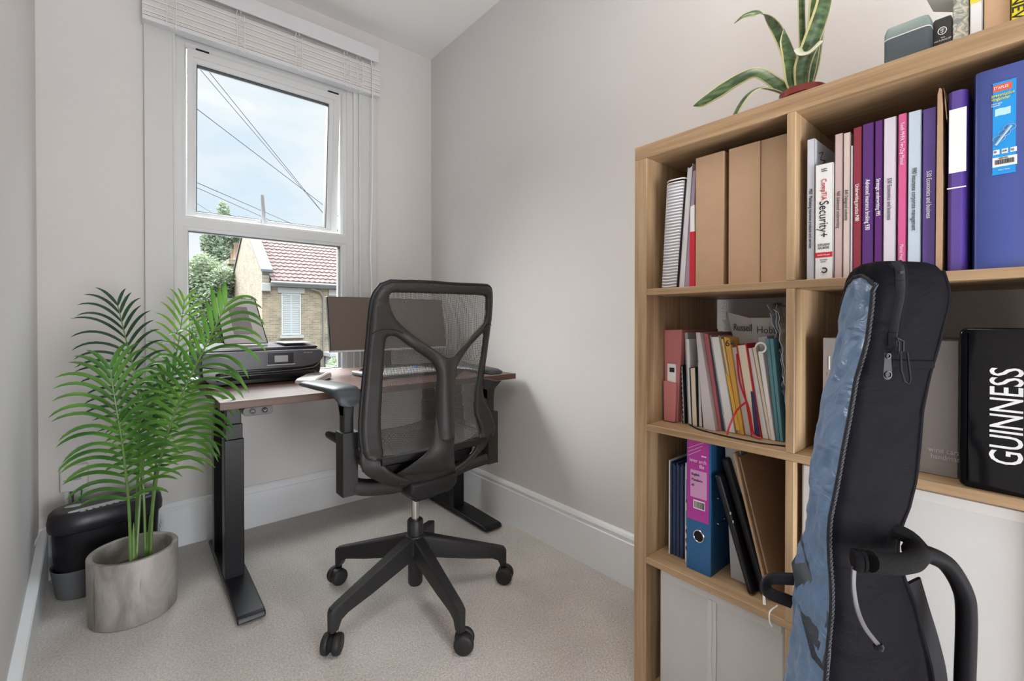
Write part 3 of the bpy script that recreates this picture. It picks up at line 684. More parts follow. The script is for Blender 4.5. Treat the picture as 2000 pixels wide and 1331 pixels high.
b = B(); b.box(1.0400, 1.0412, .0855, .0868, .745, .984); b.build('gold_line', plain('gold_line', (.65, .55, .32), .35, .4), tn)
text('GUINNESS', .0510, plain('white_enamel', (.74, .74, .75), .4), tn, frame((1.0396, .0265, .7790), (0, 0, 1), (0, 1, 0)), 'lettering', .64, fat=.00025)

# -------- third row left cell
Z3 = .3855
fd = thing('concertina_file', 'dark blue concertina file with patterned white covers', 'file', (1.16, .63, Z3))
B().box(1.09, 1.27, .6465, .6495, Z3, .634).build('cover', M['white'], fd); B().box(1.085, 1.27, .5965, .6000, Z3, .640).build('cover', M['white'], fd)
b = B(); yy = .600
for k in range(9): b.box(1.092+.003*(k % 2), 1.26, yy+.0052*k, yy+.0052*k+.0045, Z3+.001, .622+.004*(k % 3))
b.build('pockets', plain('navy_pocket', (.025, .045, .11), .55), fd)
pt = plain('patterned_card', (.70, .66, .66), .6)
pc = thing('patterned_folder', 'white folder patterned with blue and brick-red motifs, beside the lever arch file', 'folder', (1.16, .592, Z3))
B().box(1.08, 1.26, .5865, .5955, Z3, .632).build('cover', pt, pc, bevel=.001)
b = B()
for cz, r in ((.425, .006), (.445, .0065), (.468, .006), (.545, .005)): b.tube([V(1.0795, .591+r*.6*math.cos(a), cz+r*math.sin(a)) for a in [j*PI/5 for j in range(10)]], .0016, 5, loop=True)
b.build('red_motif', plain('brick_ink', (.25, .05, .04), .6), pc)
B().box(1.0792, 1.0802, .5867, .5953, .482, .52).build('blue_motif', plain('sky_ink', (.16, .30, .45), .6), pc)
B().box(1.0792, 1.0802, .5867, .5953, .545, .60).build('lilac_motif', plain('lilac_ink', (.35, .33, .48), .6), pc)
la = thing('lever_arch_file', 'blue lever arch file with a magenta label and finger hole', 'file', (1.2, .555, Z3))
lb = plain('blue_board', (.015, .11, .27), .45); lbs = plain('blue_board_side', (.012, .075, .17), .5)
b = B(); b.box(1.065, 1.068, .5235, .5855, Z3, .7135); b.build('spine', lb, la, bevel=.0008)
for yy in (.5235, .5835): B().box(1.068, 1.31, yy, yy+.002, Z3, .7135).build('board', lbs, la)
B().box(1.09, 1.29, .5265, .575, Z3+.004, .68).build('papers', M['paper'], la)
mg = plain('magenta_label', (.42, .035, .30), .5)
B().box(1.0640, 1.0652, .5280, .5830, .5115, .7130).build('label', mg, la)
B().box(1.0632, 1.0642, .5330, .5745, .5680, .6355).build('writing_panel', plain('lilac_panel', (.58, .28, .50), .6), la)
across('lever arch', .0130, inkpk, la, 1.0636, .5770, .6550, .82); across('file', .0130, inkpk, la, 1.0636, .5515, .6425, .82)
for k, s_ in enumerate(('English', 'Mandarin', '6E')): across(s_, .0085, inkk, la, 1.0630, .5715, .6225-.0135*k, .9)
b = B()
for k in range(3): b.tube([V(1.0638, .581, .668+.009*k), V(1.0638, .548-.004*k, .688+.010*k)], .0006, 4)
b.box(1.0632, 1.0640, .5345, .5465, .6715, .6745); b.build('label_lines', inkpk, la)
B().box(1.0630, 1.0640, .5375, .5665, .541, .562).build('barcode_panel', M['white'], la)
b = B(); yy = .564
while yy > .540:
    w = random.choice((.0005, .0009, .0014)); b.box(1.0626, 1.0631, yy-w, yy, .5435, .5595); yy -= w+random.choice((.0006, .001))
b.build('barcode', inkk, la)
b = B(); cc = V(1.0644, .5535, .4745)
b.tube([cc + V(0, .0128*math.cos(a), .0142*math.sin(a)) for a in [k*2*PI/24 for k in range(24)]], .0016, 6, loop=True); b.build('finger_ring', M['chrome'], la, smooth=True)
B().prism([(.5535+.0122*math.cos(k*PI/12), .4745+.0135*math.sin(k*PI/12)) for k in range(24)], 'x', 1.0638, 1.0655).build('finger_hole', M['gloss'], la)
b = B()
for zz in (.505, .568): b.tube([(1.10, .5235, zz), (1.10, .5205, zz), (1.135, .5205, zz+.003), (1.135, .5235, zz+.003)], .0013, 6)
b.build('metal_clip', M['chrome'], la)
cf = thing('plastic_box_file', 'frosted white plastic file leaning right of the blue lever arch', 'file', (1.18, .48, Z3))
b = B(); b.prism([(.492, Z3), (.457, Z3), (.470, .703), (.507, .703)], 'x', 1.10, 1.30); b.build('body', plain('frosted_white', (.36, .37, .38), .35, coat=.4), cf, bevel=.002)
# leaning laptop case and kraft board
def leanbox(b, yb0, th, ang, L_, x0, x1, zb, mi=0):
    """box leaning: bottom edge at yb0, rotated by ang (towards +y at the top)"""
    up = V(0, math.sin(ang), math.cos(ang)); w = V(0, -math.cos(ang), math.sin(ang))
    P0 = V(0, yb0, zb); q = [P0, P0+w*th, P0+w*th+up*L_, P0+up*L_]
    low = min(p.z for p in q); q = [p+V(0, 0, zb-low) for p in q]
    return b.prism([(p.y, p.z) for p in q], 'x', x0, x1, mi)
lc = thing('laptop_case', 'black padded laptop case leaning towards the blue file', 'case', (1.2, .43, Z3))
b = B(); leanbox(b, .437, .014, math.radians(17.5), .262, 1.062, 1.30, Z3); b.build('lid', M['black'], lc, bevel=.006, seg=4)
b = B(); leanbox(b, .4215, .020, math.radians(17.5), .300, 1.085, 1.33, Z3); b.build('body', M['blackp'], lc, bevel=.007, seg=4)
b = B()
for zz, w in ((.555, .0035), (.537, .0025)): b.box(1.0605, 1.062, .487-(.6-zz)*.31, .487-(.6-zz)*.31+w, zz, zz+.006)
b.build('port', M['chrome'], lc)
kb = thing('kraft_board', 'flat kraft cardboard mailer leaning over the black case', 'cardboard', (1.2, .40, Z3))
b = B(); leanbox(b, .4000, .006, math.radians(14.2), .318, 1.075, 1.36, Z3); leanbox(b, .3925, .004, math.radians(14.2), .31, 1.085, 1.36, Z3); b.build('sheets', M['kraft'], kb, bevel=.001, seg=1)
ls = thing('paper_label', 'white paper tongue lying by the black case', 'paper', (1.07, .395, Z3))
b = B(); b.add([(1.050, .400, Z3+.001), (1.050, .394, Z3+.001), (1.075, .409, Z3+.045), (1.075, .411, Z3+.045), (1.052, .400, Z3+.003), (1.052, .394, Z3+.003), (1.077, .409, Z3+.046), (1.077, .411, Z3+.046)], [(0,1,2,3), (4,7,6,5), (0,4,5,1), (2,6,7,3), (1,5,6,2), (0,3,7,4)]); b.build('tongue', M['white'], ls)

# -------- fabric storage boxes
fab = plain('offwhite_canvas', (.56, .545, .53), .85, bump=.06, bscale=700, mottle=.02, mscale=10); fabd = plain('canvas_seam', (.60, .585, .56), .85)
def fabbox(lab, y0, y1, z0, z1, x=1.045):
    t = thing('storage_box', lab, 'storage box', (1.22, (y0+y1)/2, z0), 0, 'canvas storage boxes in the cube bookcase')
    b = B(); b.box(x, x+.33, y0, y1, z0, z1); b.build('body', fab, t, bevel=.004, seg=3)
    B().box(x-.0015, x+.001, y0+.004, y1-.004, z1-.018, z1-.001).build('top_hem', fabd, t, bevel=.0008)
    B().box(x-.0012, x+.001, y0+.004, y1-.004, z0+.002, z0+.032).build('bottom_hem', fab, t, bevel=.0008)
    ym = (y0+y1)/2 + .008
    b = B(); n = 14
    b.ribbon([V(x-.002, ym+.0006*math.sin(k*.9), lerp(z1-.016, z0+.03, k/n)) for k in range(n+1)], .0105, .0007, (1, 0, 0))
    b.ribbon([V(x-.0035, ym+.003+.0009*math.sin(k*1.1), lerp(z1-.016, z0+.03, k/n)) for k in range(n+1)], [.0045+.0012*math.sin(k*.8) for k in range(n+1)], .0008, (1, 0, 0))
    b.build('ribbon_handle', fabd, t, smooth=True)
fabbox('off-white canvas box in the bottom left cube of the bookcase', .356, .647, .039, .362)
fabbox('off-white canvas box in the cube behind the gig bag', .008, .325, .3855, .712)

# -------- on top of the bookcase
ZT = 1.4632
spk = thing('smart_speaker', 'rounded grey-blue smart speaker on top of the bookcase', 'speaker', (1.19, .185, ZT))
sf = plain('grey_fabric', (.095, .125, .145), .8, bump=.4, bscale=1500); sft = plain('sage_top', (.22, .29, .28), .5)
def sq(cx, cy, hx, hy, z, e=.28, n=32, dx=0, dy=0):
    return [V(cx+hx*math.copysign(abs(math.cos(a))**e, math.cos(a)), cy+hy*math.copysign(abs(math.sin(a))**e, math.sin(a)), z) for a in [2*PI*k/n for k in range(n)]]
b = B(); b.loft([sq(1.19, .184, .030, .028, ZT), sq(1.19, .184, .034, .033, ZT+.006), sq(1.19, .184, .036, .0355, ZT+.05), sq(1.19, .184, .036, .0355, ZT+.098)]); b.build('body', sf, spk, smooth=True)
b = B(); b.loft([sq(1.19, .184, .0362, .0357, ZT+.0985), sq(1.19, .184, .0362, .0357, ZT+.1005)]); b.build('light_ring', M['white'], spk, smooth=True)
b = B(); b.loft([sq(1.19, .184, .036, .0355, ZT+.101), sq(1.19, .184, .036, .0355, ZT+.112), sq(1.19, .184, .033, .032, ZT+.122), sq(1.19, .184, .022, .022, ZT+.1245), sq(1.19, .184, .004, .004, ZT+.125)]); b.build('top_cap', sft, spk, smooth=True)
bb_ = thing('card_box', 'small black card box with a white round emblem, between speaker and books', 'box', (1.19, .135, ZT))
B().prism(rr(.1225, .1480, ZT, 1.577, .004), 'x', 1.178, 1.25).build('carton', plain('matt_black', (.025, .022, .022), .6), bb_, smooth=True)
b = B(); ec = V(1.1775, .1355, 1.5525); b.tube([ec + V(0, .0058*math.cos(a), .0068*math.sin(a)) for a in [k*2*PI/20 for k in range(20)]], .0007, 5, loop=True)
b.tube([ec+V(0, 0, -.0055), ec+V(0, 0, .0055)], .0005, 4)
for s in (-1, 1):
    for zz in (-.002, .001, .003): b.tube([ec+V(0, 0, zz-.001), ec+V(0, s*.003, zz+.001)], .0004, 4)
b.build('emblem', inkw, bb_)
text('THE', .0032, inkw, bb_, frame((1.1775, .1375, 1.5385), (0, -1, 0), (0, 0, 1)), 'lettering'); text('NATURALIST', .0042, inkw, bb_, frame((1.1775, .1470, 1.5335), (0, -1, 0), (0, 0, 1)), 'lettering')
def marble():
    m, nt, bq = newmat('marbled_paper'); N = nt.nodes.new; L = nt.links.new
    tc = N('ShaderNodeTexCoord'); n = N('ShaderNodeTexNoise'); n.inputs['Scale'].default_value = 60; n.inputs['Distortion'].default_value = 3; n.inputs['Detail'].default_value = 5
    L(tc.outputs['Object'], n.inputs['Vector']); cr_ = N('ShaderNodeValToRGB'); e = cr_.color_ramp.elements
    e[0].position = .38; e[0].color = (.22, .26, .25, 1); e[1].position = .6; e[1].color = (.62, .58, .44, 1); L(n.outputs['Fac'], cr_.inputs[0]); L(cr_.outputs[0], bq.inputs['Base Color']); return m
def topbook(lab, y0, y1, h, x, col=None, mat=None, dep=.15):
    t = thing('book', lab, 'book', (x+dep/2, (y0+y1)/2, ZT), 0, 'books standing on top of the bookcase')
    b = B(); b.box(x, x+.002, y0, y1, ZT, ZT+h); b.box(x, x+dep, y0, y0+.0015, ZT, ZT+h); b.box(x, x+dep, y1-.0015, y1, ZT, ZT+h); b.build('cover', mat or cov('cover', col), t, bevel=.0006, seg=1)
    B().box(x+.002, x+dep-.003, y0+.0015, y1-.0015, ZT+.002, ZT+h-.003).build('pages', M['cream'], t); return t
topbook('book with marbled grey and cream spine', .0995, .1215, .20, 1.178, mat=marble())
t = topbook('white-spined book with yellow top', .0825, .0985, .19, 1.176, (.74, .74, .74))
B().box(1.1752, 1.1762, .0827, .0983, ZT+.118, ZT+.19).build('yellow_band', cov('yellow_band', (.72, .60, .05)), t)
topbook('pale tan thick book beside the yellow NEW book', .0485, .0815, .21, 1.182, (.52, .34, .20))
t = topbook('yellow book with black NEW lettering down its spine', .0120, .0475, .20, 1.176, (.78, .66, .02))
text('NEW', .022, inkk, t, frame((1.1755, .0465, 1.5680), (0, 0, -1), (0, -1, 0)), 'lettering', 1.05, fat=.0002)
wb = thing('folded_leaflet', 'white folded leaflet resting over the book tops', 'leaflet', (1.18, .13, 1.60))
b = B(); b.add([(1.17, .158, 1.622), (1.17, .120, 1.600), (1.24, .116, 1.604), (1.24, .156, 1.626), (1.17, .158, 1.630), (1.17, .120, 1.6645), (1.24, .116, 1.6645), (1.24, .156, 1.634)], [(0,1,2,3), (4,7,6,5), (0,4,5,1), (1,5,6,2), (2,6,7,3), (3,7,4,0)]); b.build('sheet', M['white'], wb)

# snake plant in its terracotta-red pot
sn = thing('snake_plant', 'snake plant with yellow-edged leaves in a red pot on the bookcase', 'plant', (1.20, .375, ZT))
b = B(); b.lathe([(.030, 0), (.034, .004), (.043, .058), (.047, .058), (.048, .072), (.044, .072), (.041, .062), (.036, .060), (.001, .060)], (1.20, .375, ZT), 32); b.build('pot', plain('red_terracotta', (.24, .035, .025), .35), sn, smooth=True)
def snakemat():
    m, nt, bq = newmat('snake_leaf'); N = nt.nodes.new; L = nt.links.new
    tc = N('ShaderNodeTexCoord'); n = N('ShaderNodeTexNoise'); n.inputs['Scale'].default_value = 55; n.inputs['Detail'].default_value = 4
    mp = N('ShaderNodeMapping'); mp.inputs['Scale'].default_value = (.5, .5, 1.6); L(tc.outputs['Object'], mp.inputs[0]); L(mp.outputs[0], n.inputs['Vector'])
    cr_ = N('ShaderNodeValToRGB'); e = cr_.color_ramp.elements; e[0].position = .42; e[0].color = (.035, .075, .022, 1); e[1].position = .62; e[1].color = (.11, .19, .075, 1)
    L(n.outputs['Fac'], cr_.inputs[0]); L(cr_.outputs[0], bq.inputs['Base Color']); bq.inputs['Roughness'].default_value = .35; return m
M['snake'] = snakemat(); M['snakee'] = plain('leaf_margin', (.58, .54, .26), .4)
def sleaf(pts, ws, side, cup=.25, twist=0):
    """strap leaf along pts, half widths ws, yellow margins both sides, back surface too"""
    P_ = smoothpath(pts, 7); n = len(P_); b = B(); rows = []
    for i, p in enumerate(P_):
        t = (P_[min(i+1, n-1)] - P_[max(i-1, 0)]).normalized(); s = Vector(side); s = (s - t*s.dot(t)).normalized()
        s = Matrix.Rotation(twist*i/n, 3, t) @ s
        u = t.cross(s); w = interp(i/(n-1)*(len(ws)-1), list(range(len(ws))), ws)
        row = []
        for k, a in enumerate((-1, -.8, -.4, 0, .4, .8, 1)):
            row.append(p + s*w*a + u*w*cup*(a*a))
        rows.append((row, u, w))
    m = 7
    for sg in (0, 1):
        vs = []
        for row, u, w in rows:
            for k, q in enumerate(row): vs.append(q + u*(.0008 if sg else -.0008)*(1.2-abs((k-3)/3)))
        nb = len(b.v); b.v += vs
        for i in range(n-1):
            for k in range(m-1):
                f = (nb+i*m+k, nb+i*m+k+1, nb+(i+1)*m+k+1, nb+(i+1)*m+k)
                b.f.append(f if sg else tuple(reversed(f))); b.m.append(1 if k in (0, m-2) else 0)
    # close the rim
    N_ = n*m
    for i in range(n-1):
        b.f.append((i*m, (i+1)*m, N_+(i+1)*m, N_+i*m)); b.m.append(1)
        b.f.append((i*m+m-1, N_+i*m+m-1, N_+(i+1)*m+m-1, (i+1)*m+m-1)); b.m.append(1)
    return b.build('leaf', [M['snake'], M['snakee']], sn, smooth=True, angle=80)
c0 = V(1.20, .375, ZT+.055)
RT = V(.765, -.644, 0)   # across the view
sleaf([c0, (1.195, .395, 1.60), (1.19, .425, 1.70), (1.185, .460, 1.755), (1.18, .495, 1.768), (1.175, .522, 1.757)], [.011, .014, .015, .013, .008, .001], (.1, .45, .5), .2)
sleaf([c0+V(0, .006, 0), (1.185, .42, 1.565), (1.18, .465, 1.612), (1.175, .505, 1.614), (1.17, .555, 1.600), (1.165, .600, 1.585), (1.16, .622, 1.580)], [.010, .014, .013, .017, .020, .014, .001], (.15, -.25, .8), .15)
sleaf([c0+V(-.01, .01, 0), (1.17, .42, 1.548), (1.155, .455, 1.562), (1.145, .485, 1.545), (1.14, .515, 1.495), (1.135, .535, 1.445)], [.009, .012, .014, .017, .016, .004], (.5, .5, .3), .2)
sleaf([c0+V(-.008, -.004, 0), (1.175, .365, 1.58), (1.17, .345, 1.63), (1.165, .325, 1.68), (1.16, .315, 1.715), (1.158, .308, 1.735)], [.014, .020, .021, .020, .018, .010], RT, .3, .2)
sleaf([c0+V(0, -.004, 0), (1.20, .355, 1.60), (1.20, .345, 1.72), (1.20, .325, 1.84), (1.19, .300, 1.93)], [.010, .014, .019, .020, .012], RT, .25)
sleaf([c0, (1.205, .375, 1.60), (1.205, .378, 1.72), (1.20, .38, 1.85), (1.20, .39, 1.95)], [.008, .009, .009, .009, .004], RT, .35)
sleaf([c0+V(-.012, .004, 0), (1.175, .385, 1.56), (1.172, .390, 1.61), (1.170, .400, 1.655), (1.170, .405, 1.685)], [.011, .018, .019, .013, .001], RT, .3)
sleaf([c0+V(.01, 0, 0), (1.22, .36, 1.60), (1.22, .352, 1.68), (1.22, .349, 1.725), (1.22, .349, 1.738)], [.011, .018, .021, .018, .008], RT, .3)
b = B(); b.tube(smoothpath([(1.155, .372, 1.618), (1.150, .362, 1.600), (1.150, .348, 1.596), (1.152, .336, 1.603), (1.156, .328, 1.612)], 5), [.004]+[.010]*9+[.011]*11, 8, flat=.35); b.build('curled_leaf_edge', plain('pale_underside', (.50, .52, .38), .45), sn, smooth=True)
# ============================================================ standing desk
DX0, DX1, DY0, DY1, DZ = .210, 1.410, 1.645, 2.400, .750
desk = thing('standing_desk', 'walnut-topped standing desk on black telescopic legs under the window', 'desk', (.81, 2.02, 0))
B().box(DX0, DX1, DY0, DY1, DZ-.025, DZ).build('desktop', M['walnut'], desk, bevel=.0015)
def deskleg(fx0, fx1, cx0, cx1):
    f = B(); ym = (1.70+2.405)/2
    prof = [(1.695, .010), (1.700, .026), (1.715, .030), (ym-.1, .036), (ym+.1, .036), (2.395, .030), (2.405, .024), (2.405, .010)]
    f.loft([[V(x, y, z) for y, z in prof] for x in (fx0, fx1)]); ft = f.build('foot', M['black'], desk, bevel=.004, seg=3)
    for y in (1.735, 2.37): B().lathe([(.022, 0), (.024, .004), (.020, .012)], ((fx0+fx1)/2, y, .0), 20).build('levelling_pad', M['rubber'], ft, smooth=True)
    for y0, nm in ((1.975, 'column'), (2.255, 'rear_column')):
        for k, (z0, z1, i) in enumerate(((.030, .555, 0), (.555, .612, .0038), (.612, DZ-.025, .0075))):
            c = B().box(cx0+i, cx1-i, y0+i, y0+.062-i, z0, z1).build('leg_stage', M['black'], desk, bevel=.002)
    B().box(cx0+.005, cx1-.005, 1.70, 2.36, DZ-.040, DZ-.0252).build('top_bracket', M['black'], desk, bevel=.002)
deskleg(.262, .346, .266, .330)
deskleg(1.268, 1.366, 1.272, 1.334)
B().box(.34, 1.28, 2.02, 2.06, DZ-.060, DZ-.0255).build('crossbar', M['black'], desk, bevel=.002)
hs = B(); hs.prism([(.283+.010*math.cos(a), .711+.0135*math.sin(a)) for a in [PI/2+k*PI/8 for k in range(9)]] + [(.350+.010*math.cos(a), .711+.0135*math.sin(a)) for a in [-PI/2+k*PI/8 for k in range(9)]], 'y', 1.652, 1.72)
ctl = hs.build('height_control', plain('smoked_plastic', (.075, .070, .070), .35, spec=.3), desk, bevel=.001)
for x, s in ((.300, 1), (.335, -1)):
    bt_ = B().lathe([(.0085, -.004), (.0085, 0), (.006, .001)], (x, 1.650, .712), 18, axis='y').build('button', M['gloss'], ctl, smooth=True)
    a = B(); a.tube([(x-.004, 1.6450, .712-.0015*s), (x, 1.6450, .712+.0025*s), (x+.004, 1.6450, .712-.0015*s)], .0009, 5); a.build('arrow', M['silver'], ctl)

# ============================================================ things on the desk
pr = thing('printer', 'black inkjet printer with a small grey screen on the left of the desk', 'printer', (.42, 2.2, DZ))
PB = plain('printer_graphite', (.060, .060, .066), .38); PK = plain('printer_black', (.013, .012, .014), .22)
def rrect(x0, x1, z0, z1, rs, n=6):
    P_ = []
    for cx, cz, a0, r in ((x1-rs[0], z1-rs[0], 0, rs[0]), (x0+rs[1], z1-rs[1], 90, rs[1]), (x0+rs[2], z0+rs[2], 180, rs[2]), (x1-rs[3], z0+rs[3], 270, rs[3])):
        for k in range(n+1):
            a = math.radians(a0+90*k/n); P_.append((cx+r*math.cos(a), cz+r*math.sin(a)))
    return P_
b = B(); b.loft([[V(x, y, z) for x, z in rrect(.20+i, .640-i, .7505+j, .882, (.012, .012, .05, .05))] for y, i, j in ((2.05, .008, .004), (2.06, .002, .001), (2.10, 0, 0), (2.37, 0, 0))])
b.build('body', PK, pr, smooth=True)
b = B(); b.loft([[V(x, y, z) for x, z in [(.198+i, .826-k), (.200+i, .868), (.21+i, .880), (.63-i, .880), (.642-i, .868), (.644-i, .850), (.632-i, .828-k*.5), (.600-i, .812-k), (.55, .806-k), (.30, .806-k)]] for y, i, k in ((2.030, .006, -.004), (2.036, .001, 0), (2.06, 0, 0), (2.33, 0, 0))])
b.build('front_band', PB, pr, smooth=True)
b = B(); b.loft([[V(x, y, z) for y, z in ((2.022, .790), (2.030, .797), (2.06, .800), (2.20, .800), (2.20, .772), (2.026, .770))] for x in (.25, .60)]); b.build('paper_tray', PK, pr, bevel=.003)
b = B(); b.tube(smoothpath([(.26, 2.021, .797), (.45, 2.020, .797), (.58, 2.021, .803), (.615, 2.028, .815), (.636, 2.034, .842)], 6), .0022, 6); b.build('trim_line', plain('warm_plastic', (.10, .085, .08), .4), pr, smooth=True)
B().box(.425, .520, 2.0265, 2.034, .826, .871).build('control_panel', PK, pr, bevel=.001)
B().box(.448, .498, 2.0255, 2.028, .834, .861).build('screen', plain('lcd_grey', (.32, .33, .33), .3), pr)
B().box(.42, .525, 2.024, 2.03, .8225, .8245).build('panel_lip', M['silver'], pr)
text('ENVY Photo 5030', .0062, M['silver'], pr, frame((.560, 2.0292, .866), (1, 0, 0), (0, 0, 1)), 'lettering', .75)
b = B(); b.tube([V(.602, 2.044, .772), V(.615, 2.044, .772), V(.615, 2.044, .785), V(.602, 2.044, .785)], .0012, 4, loop=True); b.tube([V(.606, 2.044, .7765), V(.611, 2.044, .7765), V(.611, 2.044, .781)], .001, 4); b.build('logo', M['silver'], pr)
b = B(); b.loft([[V(x, y, z) for x, z in ((.215, z0), (.625, z0), (.632, z0+.006), (.625, z0+.011), (.215, z0+.011), (.208, z0+.006))] for y, z0 in ((2.075, .8825), (2.36, .8925))]); b.build('scanner_lid', PK, pr, bevel=.002)
B().box(.505, .628, 2.10, 2.30, .905, .9065).build('lid_sheet', M['blackp'], pr)

fr = thing('picture_frame', 'grey-mounted print in a thin frame leaning on the printer by the window', 'picture', (.36, 2.22, .9065))
BL, BR, TL, TR = V(.300, 2.215, .9045), V(.462, 2.215, .9045), V(.278, 2.315, 1.104), V(.431, 2.315, 1.100)
nrm = (BR-BL).cross(TL-BL).normalized()
if nrm.y > 0: nrm = -nrm
def fq(u, v, o=0): return lerp(lerp(BL, BR, u), lerp(TL, TR, u), v) + nrm*o
def fpanel(u0, u1, v0, v1, o0, o1): return B().loft([[fq(u0, v0, o), fq(u1, v0, o), fq(u1, v1, o), fq(u0, v1, o)] for o in (o0, o1)])
fpanel(0, 1, 0, 1, -.006, 0).build('mount', plain('mount_board', (.42, .40, .39), .6), fr, bevel=.001)
pim, nt_, bq_ = newmat('dark_print'); n_ = nt_.nodes.new('ShaderNodeTexNoise'); n_.inputs['Scale'].default_value = 28; n_.inputs['Detail'].default_value = 5
cr_ = nt_.nodes.new('ShaderNodeValToRGB'); e_ = cr_.color_ramp.elements; e_[0].position = .35; e_[0].color = (.09, .11, .13, 1); e_[1].position = .65; e_[1].color = (.26, .20, .19, 1)
nt_.links.new(n_.outputs['Fac'], cr_.inputs[0]); nt_.links.new(cr_.outputs[0], bq_.inputs['Base Color'])
fpanel(.27, .73, .20, .80, 0, .0012).build('print', pim, fr)
b = B(); b.tube([fq(0, 0, .001), fq(1, 0, .001), fq(1, 1, .001), fq(0, 1, .001)], .0022, 4, loop=True); b.build('frame_edge', M['blackp'], fr)
b = B()
for k in range(4): b.loft([[fq(-.02+.05*(k % 2), .04+.07*k, -.012), fq(.10, .03+.07*k, -.012), fq(.10, .07+.07*k, -.012), fq(-.02+.05*(k % 2), .08+.07*k, -.012)], [fq(-.02+.05*(k % 2), .04+.07*k, -.009), fq(.10, .03+.07*k, -.009), fq(.10, .07+.07*k, -.009), fq(-.02+.05*(k % 2), .08+.07*k, -.009)]])
b.build('back_clips', M['black'], fr)

mo = thing('monitor', 'wide dark-screened computer monitor on the desk behind the chair', 'monitor', (1.05, 2.28, DZ))
ml, mr = .727, 1.368
b = B(); b.loft([[V(ml, 2.20+o, .850), V(mr, 2.20+o, .850), V(mr, 2.25+o, 1.120), V(ml, 2.25+o, 1.120)] for o in (0, .022)]); b.build('housing', M['blackp'], mo, bevel=.002)
scm = plain('switched_off_screen', (.105, .078, .062), .42, spec=.6)
b = B(); b.loft([[V(ml+.003, 2.1995+o, .8605), V(mr-.003, 2.1995+o, .8605), V(mr-.003, 2.2480+o, 1.117), V(ml+.003, 2.2480+o, 1.117)] for o in (-.0008, .001)]); b.build('screen', scm, mo)
b = B(); b.loft([[V(ml, 2.1990+o, .850), V(mr, 2.1990+o, .850), V(mr, 2.2005+o, .859), V(ml, 2.2005+o, .859)] for o in (-.001, .001)]); b.build('bezel_strip', M['silver'], mo)
b = B(); b.ribbon(smoothpath([(1.05, 2.30, .756), (1.05, 2.30, .85), (1.05, 2.275, .95)], 5), .030, .010, (0, 1, 0)); b.build('neck', M['blackp'], mo, smooth=True)
b = B(); b.loft([sq(1.05, 2.27, .12, .075, DZ+.0005, .6), sq(1.05, 2.27, .12, .075, DZ+.007, .6), sq(1.05, 2.27, .112, .068, DZ+.010, .6)]); b.build('foot_plate', M['blackp'], mo, smooth=True)

lp = thing('laptop', 'closed silver laptop lying on the desk behind the chair back', 'laptop', (.96, 1.97, DZ), math.radians(4))
def L4(x, y): return Matrix.Translation((x, y, 0)) @ Matrix.Rotation(math.radians(4), 4, 'Z')
ML = L4(.96, 1.97)
B().box(-.17, .17, -.12, .12, DZ+.003, DZ+.012, M=ML).build('base', M['blackp'], lp, bevel=.003)
B().box(-.17, .17, -.12, .12, DZ+.012, DZ+.021, M=ML).build('lid', M['silver'], lp, bevel=.003)
for y in (-.09, .09): B().box(-.14, .14, y-.006, y+.006, DZ, DZ+.003, M=ML).build('rubber_strip', M['rubber'], lp)
pn = thing('pen', 'black pen resting on the papers left of the chair back', 'pen', (.80, 2.04, DZ+.021))
b = B(); b.tube([(.795, 2.02, DZ+.0255), (.82, 2.055, DZ+.0255), (.895, 2.075, DZ+.0255)], [.0015, .0042, .0042], 8); b.build('barrel', M['blackp'], pn, smooth=True)
ky = thing('key_ring', 'small bunch of keys with a blue tag on the desk behind the mesh', 'keys', (1.10, 1.99, DZ+.021))
b = B(); b.tube([V(1.09+.012*math.cos(a), 2.0+.012*math.sin(a), DZ+.0225) for a in [k*PI/8 for k in range(16)]], .0014, 5, loop=True); b.build('ring', M['chrome'], ky)
b = B(); b.box(1.10, 1.125, 1.975, 1.983, DZ+.0212, DZ+.0235); b.box(1.06, 1.082, 1.985, 1.995, DZ+.0212, DZ+.0235); b.build('key', M['chrome'], ky)
B().box(1.065, 1.085, 2.005, 2.02, DZ+.0212, DZ+.029).build('tag', plain('blue_tag', (.05, .25, .7), .4), ky)
ph = thing('card_reader', 'small white desk phone or reader by the left armrest', 'device', (.60, 1.98, DZ), math.radians(-22))
MP = Matrix.Translation((.588, 1.985, DZ)) @ Matrix.Rotation(math.radians(-38), 4, 'Z') @ Matrix.Diagonal((1.15, 1, 1, 1))
b = B(); b.loft([[MP @ V(x, y, z) for x, z in ((-.036, .004), (-.030, 0), (.030, 0), (.036, .004), (.036, h-.004), (.032, h), (-.032, h), (-.036, h-.004))] for y, h in ((-.085, .014), (-.075, .020), (.06, .030), (.082, .028), (.088, .018))]); b.build('shell', plain('warm_white', (.62, .60, .57), .4), ph, smooth=True)
B().box(-.022, .022, .0, .065, .0262, .0305, M=MP).build('display', plain('grey_display', (.30, .33, .36), .25), ph)

# ============================================================ mesh office chair
CX, CY = .790, 1.460
ch = thing('office_chair', 'charcoal mesh-back office chair on castors pulled up to the desk', 'chair', (CX, CY, 0))
def C(x, y, z): return V(CX+x, CY+y, z)
CP, CD = M['chairp'], M['chaird']
